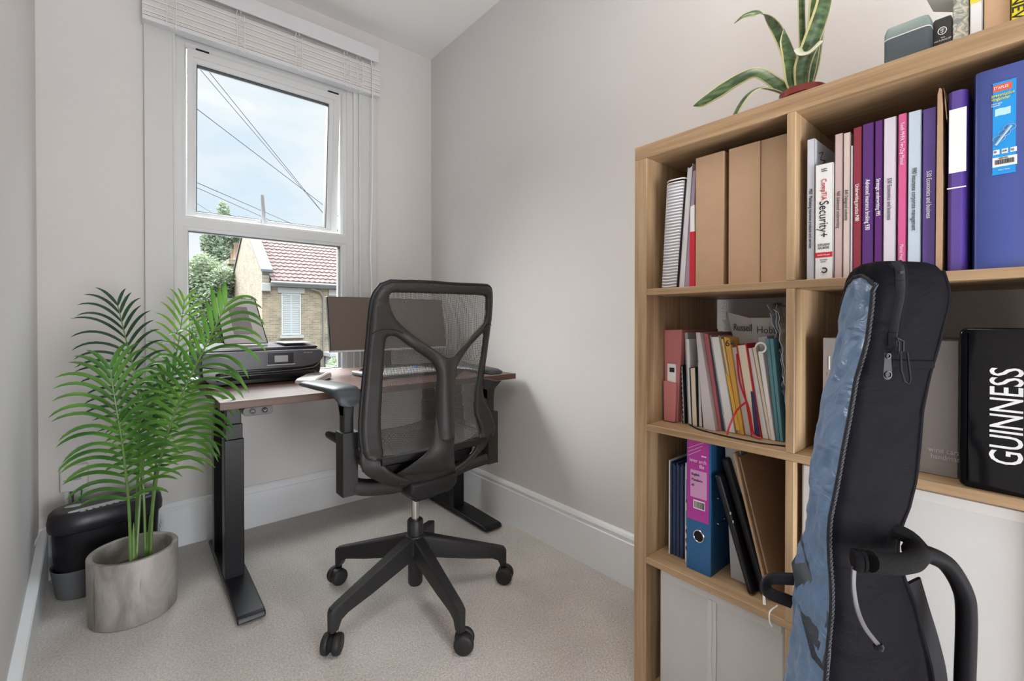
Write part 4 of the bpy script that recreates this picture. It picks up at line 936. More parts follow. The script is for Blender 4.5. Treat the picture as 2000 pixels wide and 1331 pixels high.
# star base
BX, BY = .785, 1.475
hub = B(); hub.lathe([(.030, .165), (.036, .170), (.036, .222), (.033, .232), (.0285, .234), (.0285, .282), (.026, .286), (.018, .286)], (BX, BY, 0), 28)
hub.build('hub', M['base'], ch, smooth=True)
B().lathe([(.001, .052), (.021, .052), (.026, .060), (.026, .18)], (BX, BY, 0), 24).build('lift_cover', M['base'], ch, smooth=True)
B().lathe([(.0135, .27), (.0135, .43)], (BX, BY, 0), 20).build('gas_lift', M['chrome'], ch, smooth=True)
SW = [35, 55, -30, 20, 70]
for k, ang in enumerate((194, 266, 338, 50, 122)):
    a = math.radians(ang); d_ = V(math.cos(a), math.sin(a), 0); w = V(-d_.y, d_.x, 0); O_ = V(BX, BY, 0)
    b = B(); rings = []
    for r, zt, zb, hw in ((.010, .232, .160, .018), (.045, .226, .150, .021), (.12, .202, .134, .0195), (.20, .177, .117, .018), (.285, .150, .103, .0165), (.308, .143, .092, .016), (.320, .139, .066, .0155), (.336, .133, .062, .013), (.342, .126, .064, .009)):
        c = O_ + d_*r
        rings.append([c+w*hw*.72+V(0,0,zt), c+w*hw*.95+V(0,0,zt-.004), c+w*hw+V(0,0,zt-.010), c+w*hw*.9+V(0,0,zb), c-w*hw*.9+V(0,0,zb), c-w*hw+V(0,0,zt-.010), c-w*hw*.95+V(0,0,zt-.004), c-w*hw*.72+V(0,0,zt)])
    # keep the underside narrow until the foot of the arm
    b.loft(rings); arm = b.build('base_arm', M['base'], ch, smooth=True, angle=28)
    pv = O_ + d_*.326; s = math.radians(ang + SW[k]); f = V(math.cos(s), math.sin(s), 0); ax = V(-f.y, f.x, 0); c = pv + f*.012 + V(0, 0, .0305)
    cb_ = B(); cb_.tube([pv+V(0,0,.075), pv+V(0,0,.045)], .007, 10)
    R_ = Matrix((f, ax, V(0,0,1))).transposed().to_4x4()
    cb_.loft([[c + R_ @ V(.026*math.cos(q), yy, .026*math.sin(q)) for q in [math.radians(t_) for t_ in range(-20, 201, 20)]] + [c + R_ @ V(0, yy, -.005)] for yy in (-.006, .006)])
    cas_ = cb_.build('castor', M['blackp'], ch, smooth=True, angle=30)
    for sd in (-1, 1):
        wl = B(); wl.lathe([(.001, sd*.0285), (.022, sd*.0285), (.0285, sd*.026), (.0305, sd*.021), (.0305, sd*.011), (.028, sd*.008), (.001, sd*.0075)], c, 28, axis='y', M=R_.to_3x3()); wl.build('wheel', M['rubber'], cas_, smooth=True, angle=50)
# under-seat mechanism
b = B()
for y, hw, z0, z1 in ((-.165, .055, .415, .470), (-.15, .075, .402, .480), (-.05, .080, .392, .480), (.06, .070, .396, .478), (.14, .055, .420, .470)):
    pass
b.loft([[C(sx*hw, y, z) for sx, z in ((-1, z1), (-1, z0+.02), (-.7, z0), (.7, z0), (1, z0+.02), (1, z1))] for y, hw, z0, z1 in ((-.120, .085, .428, .462), (-.110, .092, .408, .470), (-.05, .080, .392, .480), (.06, .070, .394, .478), (.15, .050, .420, .470))])
b.build('tilt_mechanism', CD, ch, bevel=.006, seg=3, smooth=True)
b = B(); b.box(CX-.045, CX+.045, CY-.06, CY+.05, .378, .396); b.build('mechanism_cover', M['blackp'], ch, bevel=.006, seg=3)
for sd in (-1, 1):
    b = B(); b.ribbon(smoothpath([C(sd*.03, -.03, .44), C(sd*.14, -.02, .470), C(sd*.20, -.02, .515)], 4), .024, .012, (0, 0, 1)); b.build('seat_carrier', CD, ch, smooth=True)
# arm supports
for sd in (-1, 1):
    def C(x, y, z, q=sd): return V(CX+x+(.028 if q > 0 and abs(x) > .2 else 0), CY+y-(.030 if q > 0 and abs(x) > .2 else 0), z)
    b = B(); b.ribbon(smoothpath([C(sd*.03, -.01, .432), C(sd*.10, -.01, .438), C(sd*.19, -.01, .452), C(sd*.245, -.008, .470)], 5) , [.032]*16, [.022]*6+[.024]*10, (0, 0, 1), e=.5)
    b.loft([[C(sd*x, y, z) for x, y in ((.236, -.038), (.282, -.038), (.284, -.030), (.284, .022), (.282, .028), (.236, .028), (.232, .022), (.232, -.030))] for z in (.448, .456, .52, .64, .648)])
    b.build('arm_bracket', CP, ch, smooth=True, angle=30)
    b = B(); b.loft([[C(sd*x, y, z) for x, y in ((.246, -.024), (.272, -.024), (.275, -.020), (.275, .014), (.272, .018), (.246, .018), (.243, .014), (.243, -.020))] for z in (.60, .735)])
    b.loft([[C(sd*(.259+q*.016), y, z) for q, y in ((-1, y0), (1, y0), (1, y1), (-1, y1))] for z, y0, y1 in ((.70, -.02, .015), (.735, -.026, .03), (.772, -.07, .085))])
    b.build('arm_stem', CP, ch, smooth=True, angle=30)
    # pad: broad, rolled down at the rear end
    b = B(); rings = []; dz = .006 if sd < 0 else .026
    prof = ((.205, .783, .024, .005), (.200, .785, .034, .008), (.17, .788, .041, .011), (.08, .790, .044, .012), (-.02, .791, .045, .013), (-.065, .788, .044, .015), (-.088, .779, .041, .019), (-.099, .766, .034, .020), (-.103, .757, .024, .013))
    for y, z, hw, th in prof:
        r = []
        yy = y if sd < 0 else .13 - y; xo = -.285 - (y+.1)*.10 if sd < 0 else .245
        for q in range(20):
            t_ = 2*PI*q/20; r.append(C(xo + hw*math.copysign(abs(math.cos(t_))**.6, math.cos(t_)), yy, z + dz + th*(1.6 if sd > 0 and y < -.05 else 1)*math.copysign(abs(math.sin(t_))**.7, math.sin(t_)) - .006))
        rings.append(r)
    b.loft(rings); b.build('armrest_pad', M['pad'], ch, smooth=True, angle=70)
def C(x, y, z): return V(CX+x, CY+y, z)
# seat: curved shell frame, net on top
def seatz(x, y): return .562 + .035*(abs(x)/.25)**3 - .020*math.exp(-((y+.02)/.12)**2)*(1-(x/.25)**2) - .02*max(0, (y-.22)/.1)**2
b = B(); nx, ny = 17, 17
vs = [C(lerp(-.232, .232, i/(nx-1)), lerp(-.080, .286, j/(ny-1)), seatz(lerp(-.232, .232, i/(nx-1)), lerp(-.080, .286, j/(ny-1)))) for j in range(ny) for i in range(nx)]
b.add(vs, [(j*nx+i, j*nx+i+1, (j+1)*nx+i+1, (j+1)*nx+i) for j in range(ny-1) for i in range(nx-1)]); b.build('seat_net', M['netseat'], ch, smooth=True, angle=180)
loop = []
def rcorner(hx, y0, y1, r, n=6):
    P_ = []
    for cx, cy, a0 in ((hx-r, y1-r, 0), (-hx+r, y1-r, 90), (-hx+r, y0+r, 180), (hx-r, y0+r, 270)):
        for k in range(n+1):
            a = math.radians(a0+90*k/n); P_.append((cx+r*math.cos(a), cy+r*math.sin(a)))
    return P_
pl = rcorner(.238, -.085, .290, .07)
pts2 = []
for i in range(len(pl)):
    p, q = pl[i], pl[(i+1) % len(pl)]; n = max(1, int(math.dist(p, q)/.04))
    for j in range(n): pts2.append((lerp(p[0], q[0], j/n), lerp(p[1], q[1], j/n)))
b = B(); b.tube([C(x, y, seatz(max(-.25, min(.25, x)), y)-.006) for x, y in pts2], .012, 8, loop=True, flat=1.3); b.build('seat_frame', CP, ch, smooth=True)
b = B(); b.loft([[C(x*s_, y*s_+.02, z) for x, y in rcorner(.205, -.11, .28, .06)] for z, s_ in ((.480, .50), (.490, .78), (.515, .97), (.535, 1.0))]); b.build('seat_shell', CD, ch, smooth=True)
# back frame: one moulded panel with three openings; the spine bows out behind the net
BO = [-0.173,1.121,-0.135,1.122,-0.096,1.124,-0.055,1.125,-0.011,1.125,0.034,1.124,0.077,1.124,0.116,1.125,0.151,1.126,0.179,1.126,0.194,1.126,0.201,1.124,0.207,1.121,0.212,1.117,0.216,1.11,0.22,1.099,0.225,1.078,0.229,1.052,0.232,1.027,0.234,1.011,0.234,0.996,0.235,0.977,0.236,0.948,0.236,0.913,0.237,0.88,0.234,0.85,0.232,0.822,0.23,0.796,0.226,0.772,0.224,0.751,0.224,0.732,0.226,0.717,0.23,0.705,0.235,0.693,0.242,0.681,0.25,0.669,0.257,0.657,0.261,0.642,0.265,0.627,0.266,0.614,0.267,0.604,0.265,0.596,0.262,0.589,0.258,0.583,0.253,0.577,0.248,0.572,0.212,0.565,0.189,0.573,0.2,0.592,0.199,0.604,0.196,0.617,0.193,0.63,0.19,0.643,0.186,0.655,0.184,0.67,0.184,0.687,0.187,0.706,0.189,0.723,0.19,0.736,0.192,0.746,0.195,0.761,0.2,0.781,0.206,0.806,0.209,0.83,0.213,0.852,0.216,0.873,0.217,0.894,0.217,0.913,0.216,0.931,0.215,0.948,0.21,0.959,0.207,0.959,0.205,0.958,0.201,0.955,0.194,0.949,0.185,0.94,0.175,0.93,0.163,0.919,0.151,0.906,0.139,0.894,0.129,0.883,0.118,0.872,0.107,0.863,0.097,0.854,0.086,0.847,0.077,0.839,0.07,0.832,0.067,0.825,0.064,0.815,0.061,0.801,0.057,0.786,0.054,0.77,0.049,0.758,0.045,0.745,0.042,0.727,0.038,0.7,0.035,0.667,0.03,0.641,0.026,0.624,0.023,0.611,0.021,0.599,0.016,0.587,0.012,0.576,0.008,0.565,-0.025,0.549,-0.061,0.553,-0.048,0.594,-0.044,0.606,-0.04,0.619,-0.037,0.632,-0.034,0.645,-0.032,0.659,-0.031,0.677,-0.029,0.702,-0.028,0.732,-0.028,0.758,-0.027,0.776,-0.025,0.79,-0.024,0.802,-0.023,0.813,-0.023,0.822,-0.023,0.83,-0.024,0.838,-0.026,0.846,-0.028,0.853,-0.032,0.86,-0.035,0.867,-0.04,0.873,-0.046,0.879,-0.052,0.885,-0.06,0.892,-0.071,0.901,-0.082,0.912,-0.094,0.921,-0.105,0.931,-0.117,0.94,-0.127,0.947,-0.134,0.951,-0.14,0.953,-0.146,0.954,-0.152,0.955,-0.158,0.954,-0.163,0.953,-0.167,0.951,-0.17,0.948,-0.172,0.942,-0.173,0.933,-0.173,0.921,-0.173,0.905,-0.172,0.886,-0.172,0.863,-0.172,0.839,-0.172,0.814,-0.173,0.788,-0.175,0.762,-0.177,0.735,-0.18,0.707,-0.182,0.683,-0.183,0.665,-0.183,0.649,-0.183,0.634,-0.183,0.618,-0.183,0.602,-0.183,0.587,-0.192,0.57,-0.215,0.569,-0.234,0.576,-0.243,0.597,-0.245,0.639,-0.244,0.653,-0.244,0.668,-0.243,0.681,-0.243,0.688,-0.243,0.692,-0.241,0.701,-0.239,0.719,-0.237,0.742,-0.234,0.769,-0.23,0.801,-0.228,0.839,-0.226,0.875,-0.226,0.909,-0.226,0.941,-0.226,0.971,-0.227,0.999,-0.227,1.023,-0.227,1.044,-0.226,1.06,-0.224,1.072,-0.221,1.083,-0.217,1.092,-0.211,1.1,-0.205,1.108]
BH = [-0.177,1.074,-0.177,1.079,-0.176,1.083,-0.173,1.086,-0.172,1.088,-0.17,1.09,-0.155,1.091,-0.119,1.092,-0.067,1.093,-0.012,1.093,0.046,1.094,0.107,1.094,0.155,1.095,0.178,1.094,0.185,1.094,0.19,1.092,0.195,1.09,0.198,1.086,0.2,1.08,0.203,1.068,0.205,1.054,0.207,1.04,0.208,1.026,0.207,1.013,0.206,1.002,0.204,0.995,0.2,0.99,0.193,0.982,0.18,0.968,0.163,0.951,0.146,0.934,0.128,0.918,0.106,0.903,0.084,0.892,0.068,0.886,0.059,0.883,0.049,0.881,0.039,0.88,0.029,0.879,0.021,0.88,0.015,0.88,0.009,0.882,0.002,0.885,-0.006,0.889,-0.015,0.896,-0.025,0.905,-0.039,0.918,-0.057,0.934,-0.075,0.95,-0.092,0.963,-0.107,0.975,-0.121,0.986,-0.133,0.997,-0.143,1.006,-0.151,1.016,-0.158,1.027,-0.165,1.038,-0.169,1.048,-0.173,1.058,-0.176,1.067]
BO = list(zip(BO[::2], BO[1::2])); BH = list(zip(BH[::2], BH[1::2]))
def ybase(z): return interp(z, [.52, .56, .60, .65, .72, .80, .88, .95, 1.03, 1.13], [-.150, -.132, -.112, -.100, -.092, -.088, -.098, -.115, -.136, -.164])
def yspine(z, x): return ybase(z) - .105*math.exp(-((x-.004)/.085)**2)*interp(z, [.80, .90, .96, 1.0], [1, .8, .25, 0])
from mathutils.geometry import tessellate_polygon
def panel(outer, hole, name, mat, th):
    pts = [Vector((x, z, 0)) for x, z in outer] + [Vector((x, z, 0)) for x, z in hole]
    tri = tessellate_polygon([pts[:len(outer)], pts[len(outer):]] if hole else [pts])
    bm = bmesh.new(); vs_ = [bm.verts.new(p) for p in pts]
    for t in tri:
        try: bm.faces.new([vs_[k] for k in t])
        except ValueError: pass
    for it in range(7):
        L_ = [e for e in bm.edges if e.calc_length() > .014]
        if not L_: break
        bmesh.ops.subdivide_edges(bm, edges=L_, cuts=1); bmesh.ops.triangulate(bm, faces=bm.faces[:]); bmesh.ops.beautify_fill(bm, faces=bm.faces[:], edges=[e for e in bm.edges if not e.is_boundary])
    bm.normal_update(); V_ = [(v.co.x, v.co.y) for v in bm.verts]; bm.verts.index_update()
    F_ = [tuple(v.index for v in f.verts) for f in bm.faces]; n = len(V_)
    bd = [(e.verts[0].index, e.verts[1].index) for e in bm.edges if e.is_boundary]
    # rim distance gives the rounded edge
    bpts = [V_[a] for a, _ in bd]
    b = B(); front = []; back = []
    for x, z in V_:
        dmin = min((x-p[0])**2+(z-p[1])**2 for p in bpts)**.5; r = .0065; k = min(1, dmin/r); o = r*(1-(1-(1-k)**2)**.5) if k < 1 else 0
        y = yspine(z, x); front.append(C(x, y+o, z)); back.append(C(x, y+th-o*.5, z))
    fs = F_ + [tuple(reversed([q+n for q in f])) for f in F_] + [(a, c_, c_+n, a+n) for a, c_ in bd]
    b.add(front+back, fs); bm.free()
    return b.build(name, mat, ch, smooth=True, angle=70)
BO = [(x, max(z, .615)) if -.04 < x < .06 and z < .615 else (x, z) for x, z in BO]
panel(BO, BH, 'back_frame', CP, .019)
kk = [i for i, p in enumerate(BO)]
oL = [p for p in BO if (abs(p[0]) > .218 or p[1] > 1.09) and p[1] > .585]
oR = sorted([p for p in oL if p[0] > 0], key=lambda p: p[1] if p[1] < 1.12 else 1.12+(.25-p[0]))
ed = [(x, z) for x, z in BO]
i0 = min(range(len(ed)), key=lambda i: (ed[i][0]-.264)**2+(ed[i][1]-.600)**2); i1 = min(range(len(ed)), key=lambda i: (ed[i][0]+.245)**2+(ed[i][1]-.60)**2)
loop_ = (ed[i1:] + ed[:i0+1]) if i1 > i0 else ed[i1:i0+1]
b = B(); b.tube([C(x*1.004, yspine(z, x)+.016, z+(.003 if z > 1.10 else 0)) for x, z in loop_], .0075, 8); b.build('back_piping', M['blackp'], ch, smooth=True)
b = B(); seam = smoothpath([(-.222, .962), (-.205, .972), (-.175, .977), (-.140, .972), (-.120, .962)], 5); b.tube([C(x, yspine(z, x)-.0004, z) for x, z in seam], .0011, 5); b.tube([C(x, yspine(z, x)-.0004, z) for x, z in ((.236, .985), (.225, .992), (.212, .988), (.203, .975))], .0011, 5); b.build('frame_seam', M['gloss'], ch)
# net panel
b = B(); nz, nx = 31, 17; vs = []
for j in range(nz):
    z = lerp(.575, 1.112, j/(nz-1)); xa = interp(z, [.57, .65, .8, 1.0, 1.08, 1.112], [-.225, -.215, -.20, -.205, -.20, -.18]); xb = interp(z, [.57, .65, .72, .8, 1.0, 1.08, 1.112], [.235, .222, .205, .213, .222, .215, .19])
    for i in range(nx):
        t = i/(nx-1); vs.append(C(lerp(xa, xb, t), ybase(z)+.016+.020*math.sin(PI*t)*math.sin(PI*j/(nz-1)), z))
b.add(vs, [(j*nx+i, j*nx+i+1, (j+1)*nx+i+1, (j+1)*nx+i) for j in range(nz-1) for i in range(nx-1)]); b.build('back_net', M['net'], ch, smooth=True, angle=180)
# foot of the spine sweeping under the seat
FT =  [(-0.030, -0.178, 0.700, 0.034, -0.178, 0.700), (-0.040, -0.184, 0.646, 0.033, -0.186, 0.635), (-0.052, -0.190, 0.61, 0.030, -0.192, 0.6), (-0.073, -0.182, 0.577, 0.028, -0.192, 0.576), (-0.104, -0.16, 0.548, 0.034, -0.185, 0.551), (-0.134, -0.125, 0.518, 0.059, -0.15, 0.515), (-0.138, -0.105, 0.502, 0.085, -0.115, 0.486), (-0.125, -0.095, 0.469, 0.097, -0.098, 0.468), (-0.114, -0.08, 0.455, 0.106, -0.082, 0.456)]
rings = []
for k_, (lx, ly, lz, rx, ry, rz) in enumerate(FT):
    th = (.004, .010, .012, .013, .013, .014, .015, .014, .008)[k_]; r = []; n = 24
    for k in range(n):
        t = 2*PI*k/n; cx_ = math.copysign(abs(math.cos(t))**.35, math.cos(t)); cy_ = math.copysign(abs(math.sin(t))**.6, math.sin(t)); s_ = (cx_+1)/2
        bow = .004 + .018*min(1, k_/5)
        r.append(C(lerp(lx, rx, s_), lerp(ly, ry, s_) + .004 - bow*math.sin(PI*s_) + cy_*th*.5, lerp(lz, rz, s_)))
    rings.append(r)
rr_ = []
for k in range(24):
    rr_.append(smoothpath([r[k] for r in rings], 4))
b = B(); b.loft([[rr_[k][i] for k in range(24)] for i in range(len(rr_[0]))]); b.build('spine_foot', CP, ch, smooth=True, angle=60)
b = B(); b.tube([C(FT[6][0]-.001, FT[6][1]-.004, FT[6][2]), C(FT[7][0]-.001, FT[7][1]-.008, FT[7][2])], .0012, 5); b.build('foot_seam', M['gloss'], ch)
# lower back brackets joining frame ends to the mechanism
for sd in (-1, 1):
    pa = smoothpath([(sd*.226+.004, -.085, .600), (sd*.218, -.090, .560), (sd*.185, -.095, .517), (sd*.13, -.092, .480), (sd*.06, -.08, .455)], 5)
    b = B(); b.ribbon([C(*p) for p in pa], [interp(i/20, [0, .3, 1], [.026, .031, .030]) for i in range(len(pa))], .009, [V(0, -1, 0).lerp(V(-sd*.3, -.45, -.85), min(1, i/10)) for i in range(len(pa))], e=.65, n=14)
    b.build('frame_link', CP, ch, smooth=True, angle=60)
b = B(); b.ribbon([C(x, -.112, .561-.004*math.cos(x*6)) for x in (-.19, -.12, -.06, 0, .06, .12, .19)], .012, .008, (0, -1, 0), e=.6); b.build('lower_rail', CD, ch, smooth=True)
# ============================================================ palm in its concrete pot
palm = thing('potted_palm', 'artificial areca palm in a round grey concrete pot left of the desk', 'plant', (.01, 2.04, 0))
PC, PA, PBb, PT, PH = (.007, 2.040), .124, .127, .36, .217
def ovl(a, b_, z, n=56): return [V(PC[0]+a*math.cos(t)*math.cos(PT)-b_*math.sin(t)*math.sin(PT), PC[1]+a*math.cos(t)*math.sin(PT)+b_*math.sin(t)*math.cos(PT), z) for t in [2*PI*k/n for k in range(n)]]
def concrete():
    m, nt, bq = newmat('concrete'); N = nt.nodes.new; L = nt.links.new
    tc = N('ShaderNodeTexCoord'); n = N('ShaderNodeTexNoise'); n.inputs['Scale'].default_value = 7; n.inputs['Detail'].default_value = 7; n.inputs['Roughness'].default_value = .6; n.inputs['Distortion'].default_value = .6
    mp = N('ShaderNodeMapping'); mp.inputs['Scale'].default_value = (1.4, 1.4, .7); L(tc.outputs['Object'], mp.inputs[0]); L(mp.outputs[0], n.inputs['Vector'])
    n2 = N('ShaderNodeTexNoise'); n2.inputs['Scale'].default_value = 14; n2.inputs['Detail'].default_value = 3
    mp2 = N('ShaderNodeMapping'); mp2.inputs['Scale'].default_value = (6, 6, .35); L(tc.outputs['Object'], mp2.inputs[0]); L(mp2.outputs[0], n2.inputs['Vector'])
    cr = N('ShaderNodeValToRGB'); e = cr.color_ramp.elements; e[0].position = .34; e[0].color = (.22, .195, .165, 1); e[1].position = .66; e[1].color = (.47, .45, .425, 1)
    L(n.outputs['Fac'], cr.inputs[0])
    mr = N('ShaderNodeMapRange'); mr.inputs['From Min'].default_value = .62; mr.inputs['From Max'].default_value = .72; mr.inputs['To Min'].default_value = 1; mr.inputs['To Max'].default_value = .62
    L(n2.outputs['Fac'], mr.inputs['Value']); vm = N('ShaderNodeVectorMath'); vm.operation = 'SCALE'; L(cr.outputs[0], vm.inputs[0]); L(mr.outputs[0], vm.inputs['Scale'])
    L(vm.outputs[0], bq.inputs['Base Color']); bq.inputs['Roughness'].default_value = .48
    bp = N('ShaderNodeBump'); bp.inputs['Strength'].default_value = .15; bp.inputs['Distance'].default_value = .003; L(n.outputs['Fac'], bp.inputs['Height']); L(bp.outputs[0], bq.inputs['Normal'])
    return m
cm = concrete()
b = B(); b.loft([ovl(PA*.955-.004, PBb*.955-.004, 0), ovl(PA*.958, PBb*.958, .004), ovl(PA*.98, PBb*.98, .10), ovl(PA-.001, PBb-.001, PH-.003), ovl(PA-.003, PBb-.003, PH), ovl(PA-.015, PBb-.015, PH), ovl(PA-.018, PBb-.018, PH-.003), ovl(PA-.022, PBb-.022, .125), ovl(.002, .001, .125)])
b.build('pot', cm, palm, smooth=True, angle=50)
b = B(); b.loft([ovl(PA-.0235, PBb-.0235, .10), ovl(PA-.0235, PBb-.0235, .140), ovl(.05, .05, .143), ovl(.002, .001, .143)]); b.build('filler', plain('dark_filler', (.15, .135, .115), .9, bump=.6, bscale=60), palm, smooth=True)
stemm = plain('palm_stem', (.13, .23, .06), .4, mottle=.15, mscale=30)
LF = [leafmat('frond_green', (.045, .145, .022), (.12, .30, .045)), leafmat('frond_dark', (.014, .050, .024), (.030, .090, .036)), leafmat('frond_lime', (.13, .33, .030), (.24, .47, .06)), leafmat('frond_mid', (.035, .125, .022), (.085, .235, .04))]
VIEW = V(-.02, -.80, .20).normalized()      # fronds turn their faces to the room
def frond(pts, start, nleaf, llen, mat, face, side_w=(1, 1), droop=1.0, fwd=.55, width=.0072, seed=1, r0=.0048, up=.25):
    random.seed(seed); P_ = smoothpath(pts, 8); n = len(P_)
    acc = [0]
    for i in range(1, n): acc.append(acc[-1] + (P_[i]-P_[i-1]).length)
    tot = acc[-1]
    def at(s):
        s = max(0, min(tot, s))
        for i in range(1, n):
            if acc[i] >= s:
                t = (s-acc[i-1])/(acc[i]-acc[i-1]); return P_[i-1].lerp(P_[i], t), (P_[i]-P_[i-1]).normalized()
        return P_[-1], (P_[-1]-P_[-2]).normalized()
    b = B(); b.tube(P_, [lerp(r0, .0016, i/(n-1)) for i in range(n)], 7); fr_ = b.build('frond_stem', stemm, palm, smooth=True)
    b = B(); s0 = start*tot; fc = Vector(face).normalized()
    for k in range(nleaf):
        u = k/(nleaf-1); s = s0 + (tot-s0)*u**.95
        p, t = at(s)
        for sg in (-1, 1):
            sd = t.cross(fc).normalized()*sg
            L_ = llen*interp(u, [0, .12, .4, .75, .93, 1], [.72, .92, 1.0, .95, .72, .50])*side_w[0 if sg < 0 else 1]*random.uniform(.93, 1.06)
            d_ = (sd*(1-.35*u) + t*(fwd+.9*u*u) + fc*random.uniform(.0, .22) + V(0, 0, up)).normalized()
            q = p.copy(); m_ = 10; pts_ = []; dd = d_.copy(); curl = random.uniform(.85, 1.2)*droop
            for j in range(m_+1):
                pts_.append(q.copy()); dd = (dd + V(0, 0, -.155*curl*(L_/.12)**.5*(.35+1.1*j/m_)) + fc*.012).normalized(); q = q + dd*(L_/m_)
            # strip with a folded midrib
            rows = []
            for j in range(m_+1):
                tt = (pts_[min(j+1, m_)]-pts_[max(j-1, 0)]).normalized(); nn_ = fc - tt*fc.dot(tt); nn_ = (nn_ + V(0, 0, .5) - tt*(.5*tt.z)).normalized(); w_ = tt.cross(nn_).normalized()
                wd = .86*width*interp(j/m_, [0, .12, .35, .7, .92, 1], [.28, .72, 1, .9, .45, .04])*(.6+.4*min(1, L_/.1))
                rows += [pts_[j]-w_*wd+nn_*wd*.35, pts_[j], pts_[j]+w_*wd+nn_*wd*.35]
            nb = len(b.v); b.v += rows
            for j in range(m_):
                for c_ in range(2):
                    b.f.append((nb+j*3+c_, nb+j*3+c_+1, nb+(j+1)*3+c_+1, nb+(j+1)*3+c_)); b.m.append(0)
    b.build('leaflets', mat, fr_, smooth=True, angle=180, flip=False)
FR = [[(0.0, 1.953, 0.135), (-0.005, 1.907, 0.388), (-0.013, 1.863, 0.533), (-0.021, 1.818, 0.64), (-0.032, 1.802, 0.737), (-0.046, 1.815, 0.857)],
 [(0.007, 1.986, 0.135), (0.017, 2.098, 0.394), (0.024, 2.172, 0.58), (0.02, 2.203, 0.766), (-0.006, 2.227, 0.901), (-0.034, 2.226, 1.059)],
 [(0.048, 1.991, 0.135), (0.058, 1.958, 0.389), (0.081, 1.888, 0.575), (0.117, 1.807, 0.734), (0.16, 1.72, 0.87), (0.195, 1.666, 0.967), (0.225, 1.641, 1.046)],
 [(0.046, 2.045, 0.135), (0.065, 2.162, 0.383), (0.098, 2.267, 0.651), (0.145, 2.295, 0.871), (0.17, 2.276, 1.079)],
 [(0.043, 2.047, 0.135), (0.06, 2.113, 0.341), (0.084, 2.173, 0.473), (0.106, 2.207, 0.559), (0.148, 2.225, 0.692)],
 [(0.01, 1.971, 0.135), (0.021, 2.015, 0.346), (0.034, 2.058, 0.51), (0.057, 2.041, 0.672), (0.096, 1.983, 0.792), (0.141, 1.906, 0.866)],
 [(0.037, 2.0, 0.135), (0.035, 2.004, 0.346), (0.03, 2.009, 0.487), (0.019, 1.967, 0.62), (0.039, 1.925, 0.727)]]
CAMV = V(-.05, -.95, .30)
frond(FR[0], .40, 18, .172, LF[0], CAMV, (1.0, 1.05), 1.0, seed=2, width=.0080)
frond(FR[1], .50, 16, .180, LF[1], CAMV, (1.0, .75), .9, seed=3, width=.0072)
frond(FR[2], .40, 21, .215, LF[0], CAMV, (.85, 1.0), 1.15, seed=4, width=.0085)
frond(FR[3], .55, 14, .135, LF[2], CAMV, (1, 1), .8, seed=5, width=.0066)
frond(FR[4], .50, 13, .205, LF[2], CAMV, (.7, 1.15), .9, seed=6, width=.0075)
frond(FR[5], .52, 13, .120, LF[3], CAMV, (1, 1), .9, seed=7, width=.0075)
frond(FR[6], .55, 10, .110, LF[3], CAMV, (1, 1), 1.1, seed=8, width=.0080)
# clump sheaths and dry fibre tufts
for k, (x, y) in enumerate(((.002, 1.955), (.045, 2.0))):
    b = B(); b.tube([(x, y, .13), (x+.001, y, .20), (x+.003, y+.002, .26), (x+.004, y+.004, .33)], [.0125, .0105, .0065, .0008], 10); b.build('stem_sheath', stemm, palm, smooth=True)
    b = B(); random.seed(11+k)
    for q in range(9):
        a = q*2*PI/9+random.uniform(-.2, .2); r = random.uniform(.018, .034); h = random.uniform(.015, .04)
        b.loft([[V(x+.010*math.cos(a-.4), y+.010*math.sin(a-.4), .138), V(x+.010*math.cos(a+.4), y+.010*math.sin(a+.4), .138), V(x+.013*math.cos(a), y+.013*math.sin(a), .142)], [V(x+r*.8*math.cos(a-.12), y+r*.8*math.sin(a-.12), .145+h*.7), V(x+r*.8*math.cos(a+.12), y+r*.8*math.sin(a+.12), .145+h*.7), V(x+r*.85*math.cos(a), y+r*.85*math.sin(a), .148+h*.7)], [V(x+r*math.cos(a), y+r*math.sin(a), .145+h)+V(.0005*w, 0, 0) for w in range(3)]])
    b.build('fibre_tuft', plain('dry_fibre', (.16, .055, .028), .8), palm, smooth=True, angle=60)

# ============================================================ paper shredder in the corner
shr = thing('paper_shredder', 'black paper shredder with a grey base tray in the corner behind the palm', 'shredder', (-.075, 2.33, 0), math.radians(8))
MS = Matrix.Translation((-.068, 2.335, 0)) @ Matrix.Rotation(math.radians(12), 4, 'Z')
def stad(hx, hy, z, e=.55, n=44): return [MS @ V(hx*math.copysign(abs(math.cos(a))**e, math.cos(a)), hy*math.copysign(abs(math.sin(a))**.8, math.sin(a)), z) for a in [2*PI*k/n for k in range(n)]]
b = B(); b.loft([stad(.140, .072, .05), stad(.150, .078, .12), stad(.155, .082, .245)]); b.build('bin', M['blackp'], shr, smooth=True, angle=60)
b = B(); b.loft([stad(.156, .083, .240), stad(.166, .090, .246), stad(.167, .091, .272), stad(.162, .087, .300), stad(.152, .079, .311), stad(.120, .060, .313), stad(.004, .002, .313)]); b.build('head', plain('shredder_head', (.017, .016, .020), .38), shr, smooth=True, angle=60)
b = B(); b.loft([stad(.138, .070, .0), stad(.146, .075, .006), stad(.158, .083, .10), stad(.160, .085, .104), stad(.157, .082, .106), stad(.145, .074, .020), stad(.01, .01, .018)]); b.build('base_tray', plain('grey_tray', (.14, .145, .15), .5), shr, smooth=True, angle=50)
b = B(); b.loft([[MS @ V(x*.118+.0, -.042+y*.013+x*.004, z) for x, y in [(math.copysign(abs(math.cos(a))**.5, math.cos(a)), math.copysign(abs(math.sin(a))**.8, math.sin(a))) for a in [2*PI*k/28 for k in range(28)]]] for z in (.3125, .3145)]); b.build('entry_slot', plain('silver_strip', (.55, .55, .56), .3), shr, smooth=True, angle=40)
b = B()
